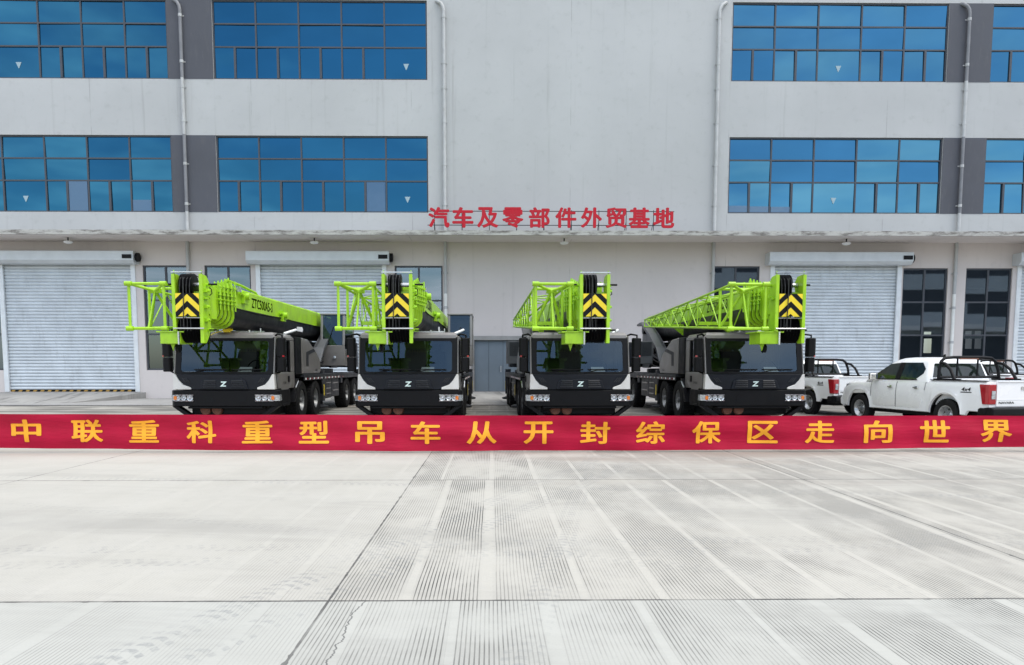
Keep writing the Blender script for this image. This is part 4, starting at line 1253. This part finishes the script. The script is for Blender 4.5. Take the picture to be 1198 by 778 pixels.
        # black liners inside the arches
        for c in (0, WB):
            b = MB(); pts = [(c + .50 * math.cos(R(a)), .42 + .50 * math.sin(R(a))) for a in range(0, 181, 15)]
            n = len(pts)
            b.faces([(s * .55, y, z) for y, z in pts] + [(s * .87, y, z) for y, z in pts], [(i, i + 1, n + i + 1, n + i) for i in range(n - 1)] + [list(range(n))])
            b.build('arch_liner', M['plastic'], root)
        # bed rail cap
        b = MB(); b.box(min(s * .80, s * .90), max(s * .80, s * .90), -1.1, .56, 1.203, 1.225); b.build('bed_rail', M['plastic'], root, bevel=.008)
    b = MB(); b.box(-.73, .73, -1.245, -1.19, .66, 1.205); b.prism([(-1.265, 1.19), (-1.19, 1.215), (-1.19, 1.23), (-1.27, 1.21)], 'x', -.72, .72); b.box(-.72, .72, -1.251, -1.246, .80, .815)
    tg = b.build('tailgate', M['white'], root, bevel=.012)
    b = MB(); b.box(-.12, .12, -1.262, -1.252, 1.02, 1.10); b.build('handle', M['chrome'], tg, bevel=.01)
    vs, fs = text_mesh('NAVARA', .07, 1.4, .02, .003)
    b = MB(); b.faces([(-.48 + v.x, -1.249 - abs(v.z), .74 + v.y) for v in vs], fs); b.build('lettering', M['plastic'], tg)
    for s in (-1, 1):
        vs, fs = text_mesh('4x4', .125, 1.4, .012, .003, .25)
        b = MB(); b.faces([(s * (.929 + abs(v.z)), -.60 - s * -v.x, 1.02 + v.y) for v in vs], fs)
        b.faces([(s * (.9275), -.60 + dy, 1.02 + dz) for dy, dz in ((-.16, -.08), (.16, -.08), (.16, -.06), (-.16, -.06))], [(0, 1, 2, 3)])
        b.build('decal', M['plastic'], root)
    b = MB(); b.prism([(-1.38, .62), (-1.38, .46), (-1.30, .42), (-.95, .42), (-.95, .60), (-1.22, .64)], 'x', -.93, .93); b.box(-.95, .95, -1.2, -1.0, .48, .62); b.build('rear_bumper', M['plastic'], root, bevel=.025)
    b = MB(); b.prism([(3.95, .40), (4.12, .46), (4.14, .62), (4.05, .72), (3.9, .72)], 'x', -.83, .83); b.build('front_bumper', M['white'], root, bevel=.03)
    b = MB(); b.box(-.5, .5, 3.99, 4.05, .74, 1.0); b.build('grille', M['chrome'], root, bevel=.02)
    # undertray
    b = MB(); b.box(-.7, .7, -1.0, 3.8, .32, .5); b.cyl((-.8, 0, RW), (.8, 0, RW), .07); b.cyl((-.8, WB, RW), (.8, WB, RW), .06); b.build('chassis', M['black'], root)
    # roll bar in the bed
    b = MB()
    hoop = [(-.83, .36, 1.22), (-.81, .38, 1.45), (-.74, .41, 1.66), (-.64, .42, 1.735), (-.4, .43, 1.755), (.4, .43, 1.755), (.64, .42, 1.735), (.74, .41, 1.66), (.81, .38, 1.45), (.83, .36, 1.22)]
    b.tube(hoop, .038, 10)
    for s in (-1, 1):
        b.tube([(s * .76, .41, 1.63), (s * .79, .22, 1.60), (s * .81, .02, 1.46), (s * .83, -.14, 1.22)], .036, 10)
        b.cyl((s * .28, .43, 1.25), (s * .28, .43, 1.75), .022, 8)
        b.box(s * .80 - .06, s * .80 + .06, -.24, .50, 1.226, 1.25)
    b.cyl((-.81, .38, 1.28), (.81, .38, 1.28), .03, 8)
    rb = b.build('roll_bar', M['plastic'], root, smooth=50)
    b = MB(); b.box(-.26, .26, .375, .41, 1.70, 1.735); b.build('brake_light', M['rust'], rb, bevel=.008)
    b = MB(); b.prism([(1.15, 1.765), (1.29, 1.765), (1.17, 1.84), (1.15, 1.84)], 'x', -.012, .012); b.build('antenna', M['plastic'], root)
    for x in (-.4, .4):
        b = MB(); b.box(x - .25, x + .25, 1.75, 1.9, 1.0, 1.45); b.box(x - .13, x + .13, 1.78, 1.88, 1.46, 1.6); b.build('seat', M['seat'], root, bevel=.03)
    return root
M['pickglass'] = paint('dark vehicle glass', (.012, .018, .015), .05, var=.3, scale=5, coat=.15, spec=.5)

pk = make_pickup()
labs = ['white pickup truck nearest the camera, its whole side and red tail light showing',
        'white pickup truck half hidden between the right crane and a nearer pickup',
        'white pickup truck at the right picture edge, barely seen behind a black roll bar']
def place(o, rear_px, Yr, phi, left=True):
    X = (rear_px - 575) / F * Yr
    # rear left corner (-.93,-1.22) sits at X, Yr
    c, s = math.cos(phi), math.sin(phi)
    dx = -.93 * c - -1.22 * s; dy = -.93 * s + -1.22 * c
    o.location = (X - dx, Yr - dy, 0); o.rotation_euler = (0, 0, phi)
for i, (px, Yr, ph) in enumerate(((1160, 16.1, R(9)), (976, 22.5, R(12)), (1186, 25.5, R(8)))):
    o = pk if i == 0 else copy_tree(pk)
    place(o, px, Yr, ph); o['label'] = labs[i]; o['group'] = 'white pickups parked beside the cranes'

# ------------------------------------------------------------------ banner stretched across the yard
BY = 13.2
ban = empty('banner', 'long crimson cloth banner with golden Chinese characters stretched across the yard', 'banner', (0, BY, 0))
def bz(px):
    u = (px - 0) / 1198
    top_ = 484.2 + 2.2 * u + .8 * math.sin(u * PI)
    bot = 524. - 1.5 * u + 4.2 * math.sin(min(1, max(0, u)) * PI) ** .8 if 0 <= u <= 1 else 524. - 1.5 * u
    return at(px, bot, BY)[1], at(px, top_, BY)[1]
def bwave(x, z):
    return .03 * math.sin(x * 1.7 + .6) + .016 * math.sin(x * 4.3 + z * 2.5) + .02 * math.sin(x * .6 - z * 4.) + .012 * math.sin(z * 15 + x * .7 + 1.5 * math.sin(x * .4)) + .006 * math.sin(x * 9 + z * 7)
rows = []
nz = 10; nx = 260
cols = [-130 + (1330 + 130) * i / nx for i in range(nx + 1)]
front = []; back = []
for k in range(nz + 1):
    r1 = []; r2 = []
    for px in cols:
        zb, zt = bz(px); x = at(px, 505, BY)[0]; z = zb + (zt - zb) * k / nz
        y = bwave(x, z)
        r1.append((x, y, z)); r2.append((x, y + .003, z))
    front.append(r1); back.append(r2)
b = MB(); b.grid(front); b.grid(back)
b.build('cloth', M['banner'], ban, smooth=60, recalc=False)
for ch, px in zip('中联重科重型吊车从开封综保区走向世界', (32, 101, 168, 236, 301, 367, 433, 498, 563.5, 630, 696, 761, 827, 893, 959, 1027, 1094, 1164)):
    vs, fs = text_mesh(ch, 1.0, 1., 0., .003, stroke=.028)
    hgt = max(v.y for v in vs) - min(v.y for v in vs); wid = max(v.x for v in vs) - min(v.x for v in vs)
    x0 = at(px, 505, BY)[0]; zb, zt = bz(px); zc = (zb + zt) / 2 + .01
    kx, kz = .535 / wid, .405 / hgt
    b = MB(); b.faces([(x0 + v.x * kx, -v.z, zc + v.y * kz) for v in vs], fs)
    o = b.build('character', M['gold'], ban)
    bm = bmesh.new(); bm.from_mesh(o.data)
    for _ in range(3):                       # fine enough to follow the folds of the cloth
        long_ = [e for e in bm.edges if e.calc_length() > .05]
        if long_: bmesh.ops.subdivide_edges(bm, edges=long_, cuts=1)
    bmesh.ops.triangulate(bm, faces=bm.faces)
    for v in bm.verts: v.co.y += bwave(v.co.x, v.co.z) - .010
    bm.to_mesh(o.data); bm.free()
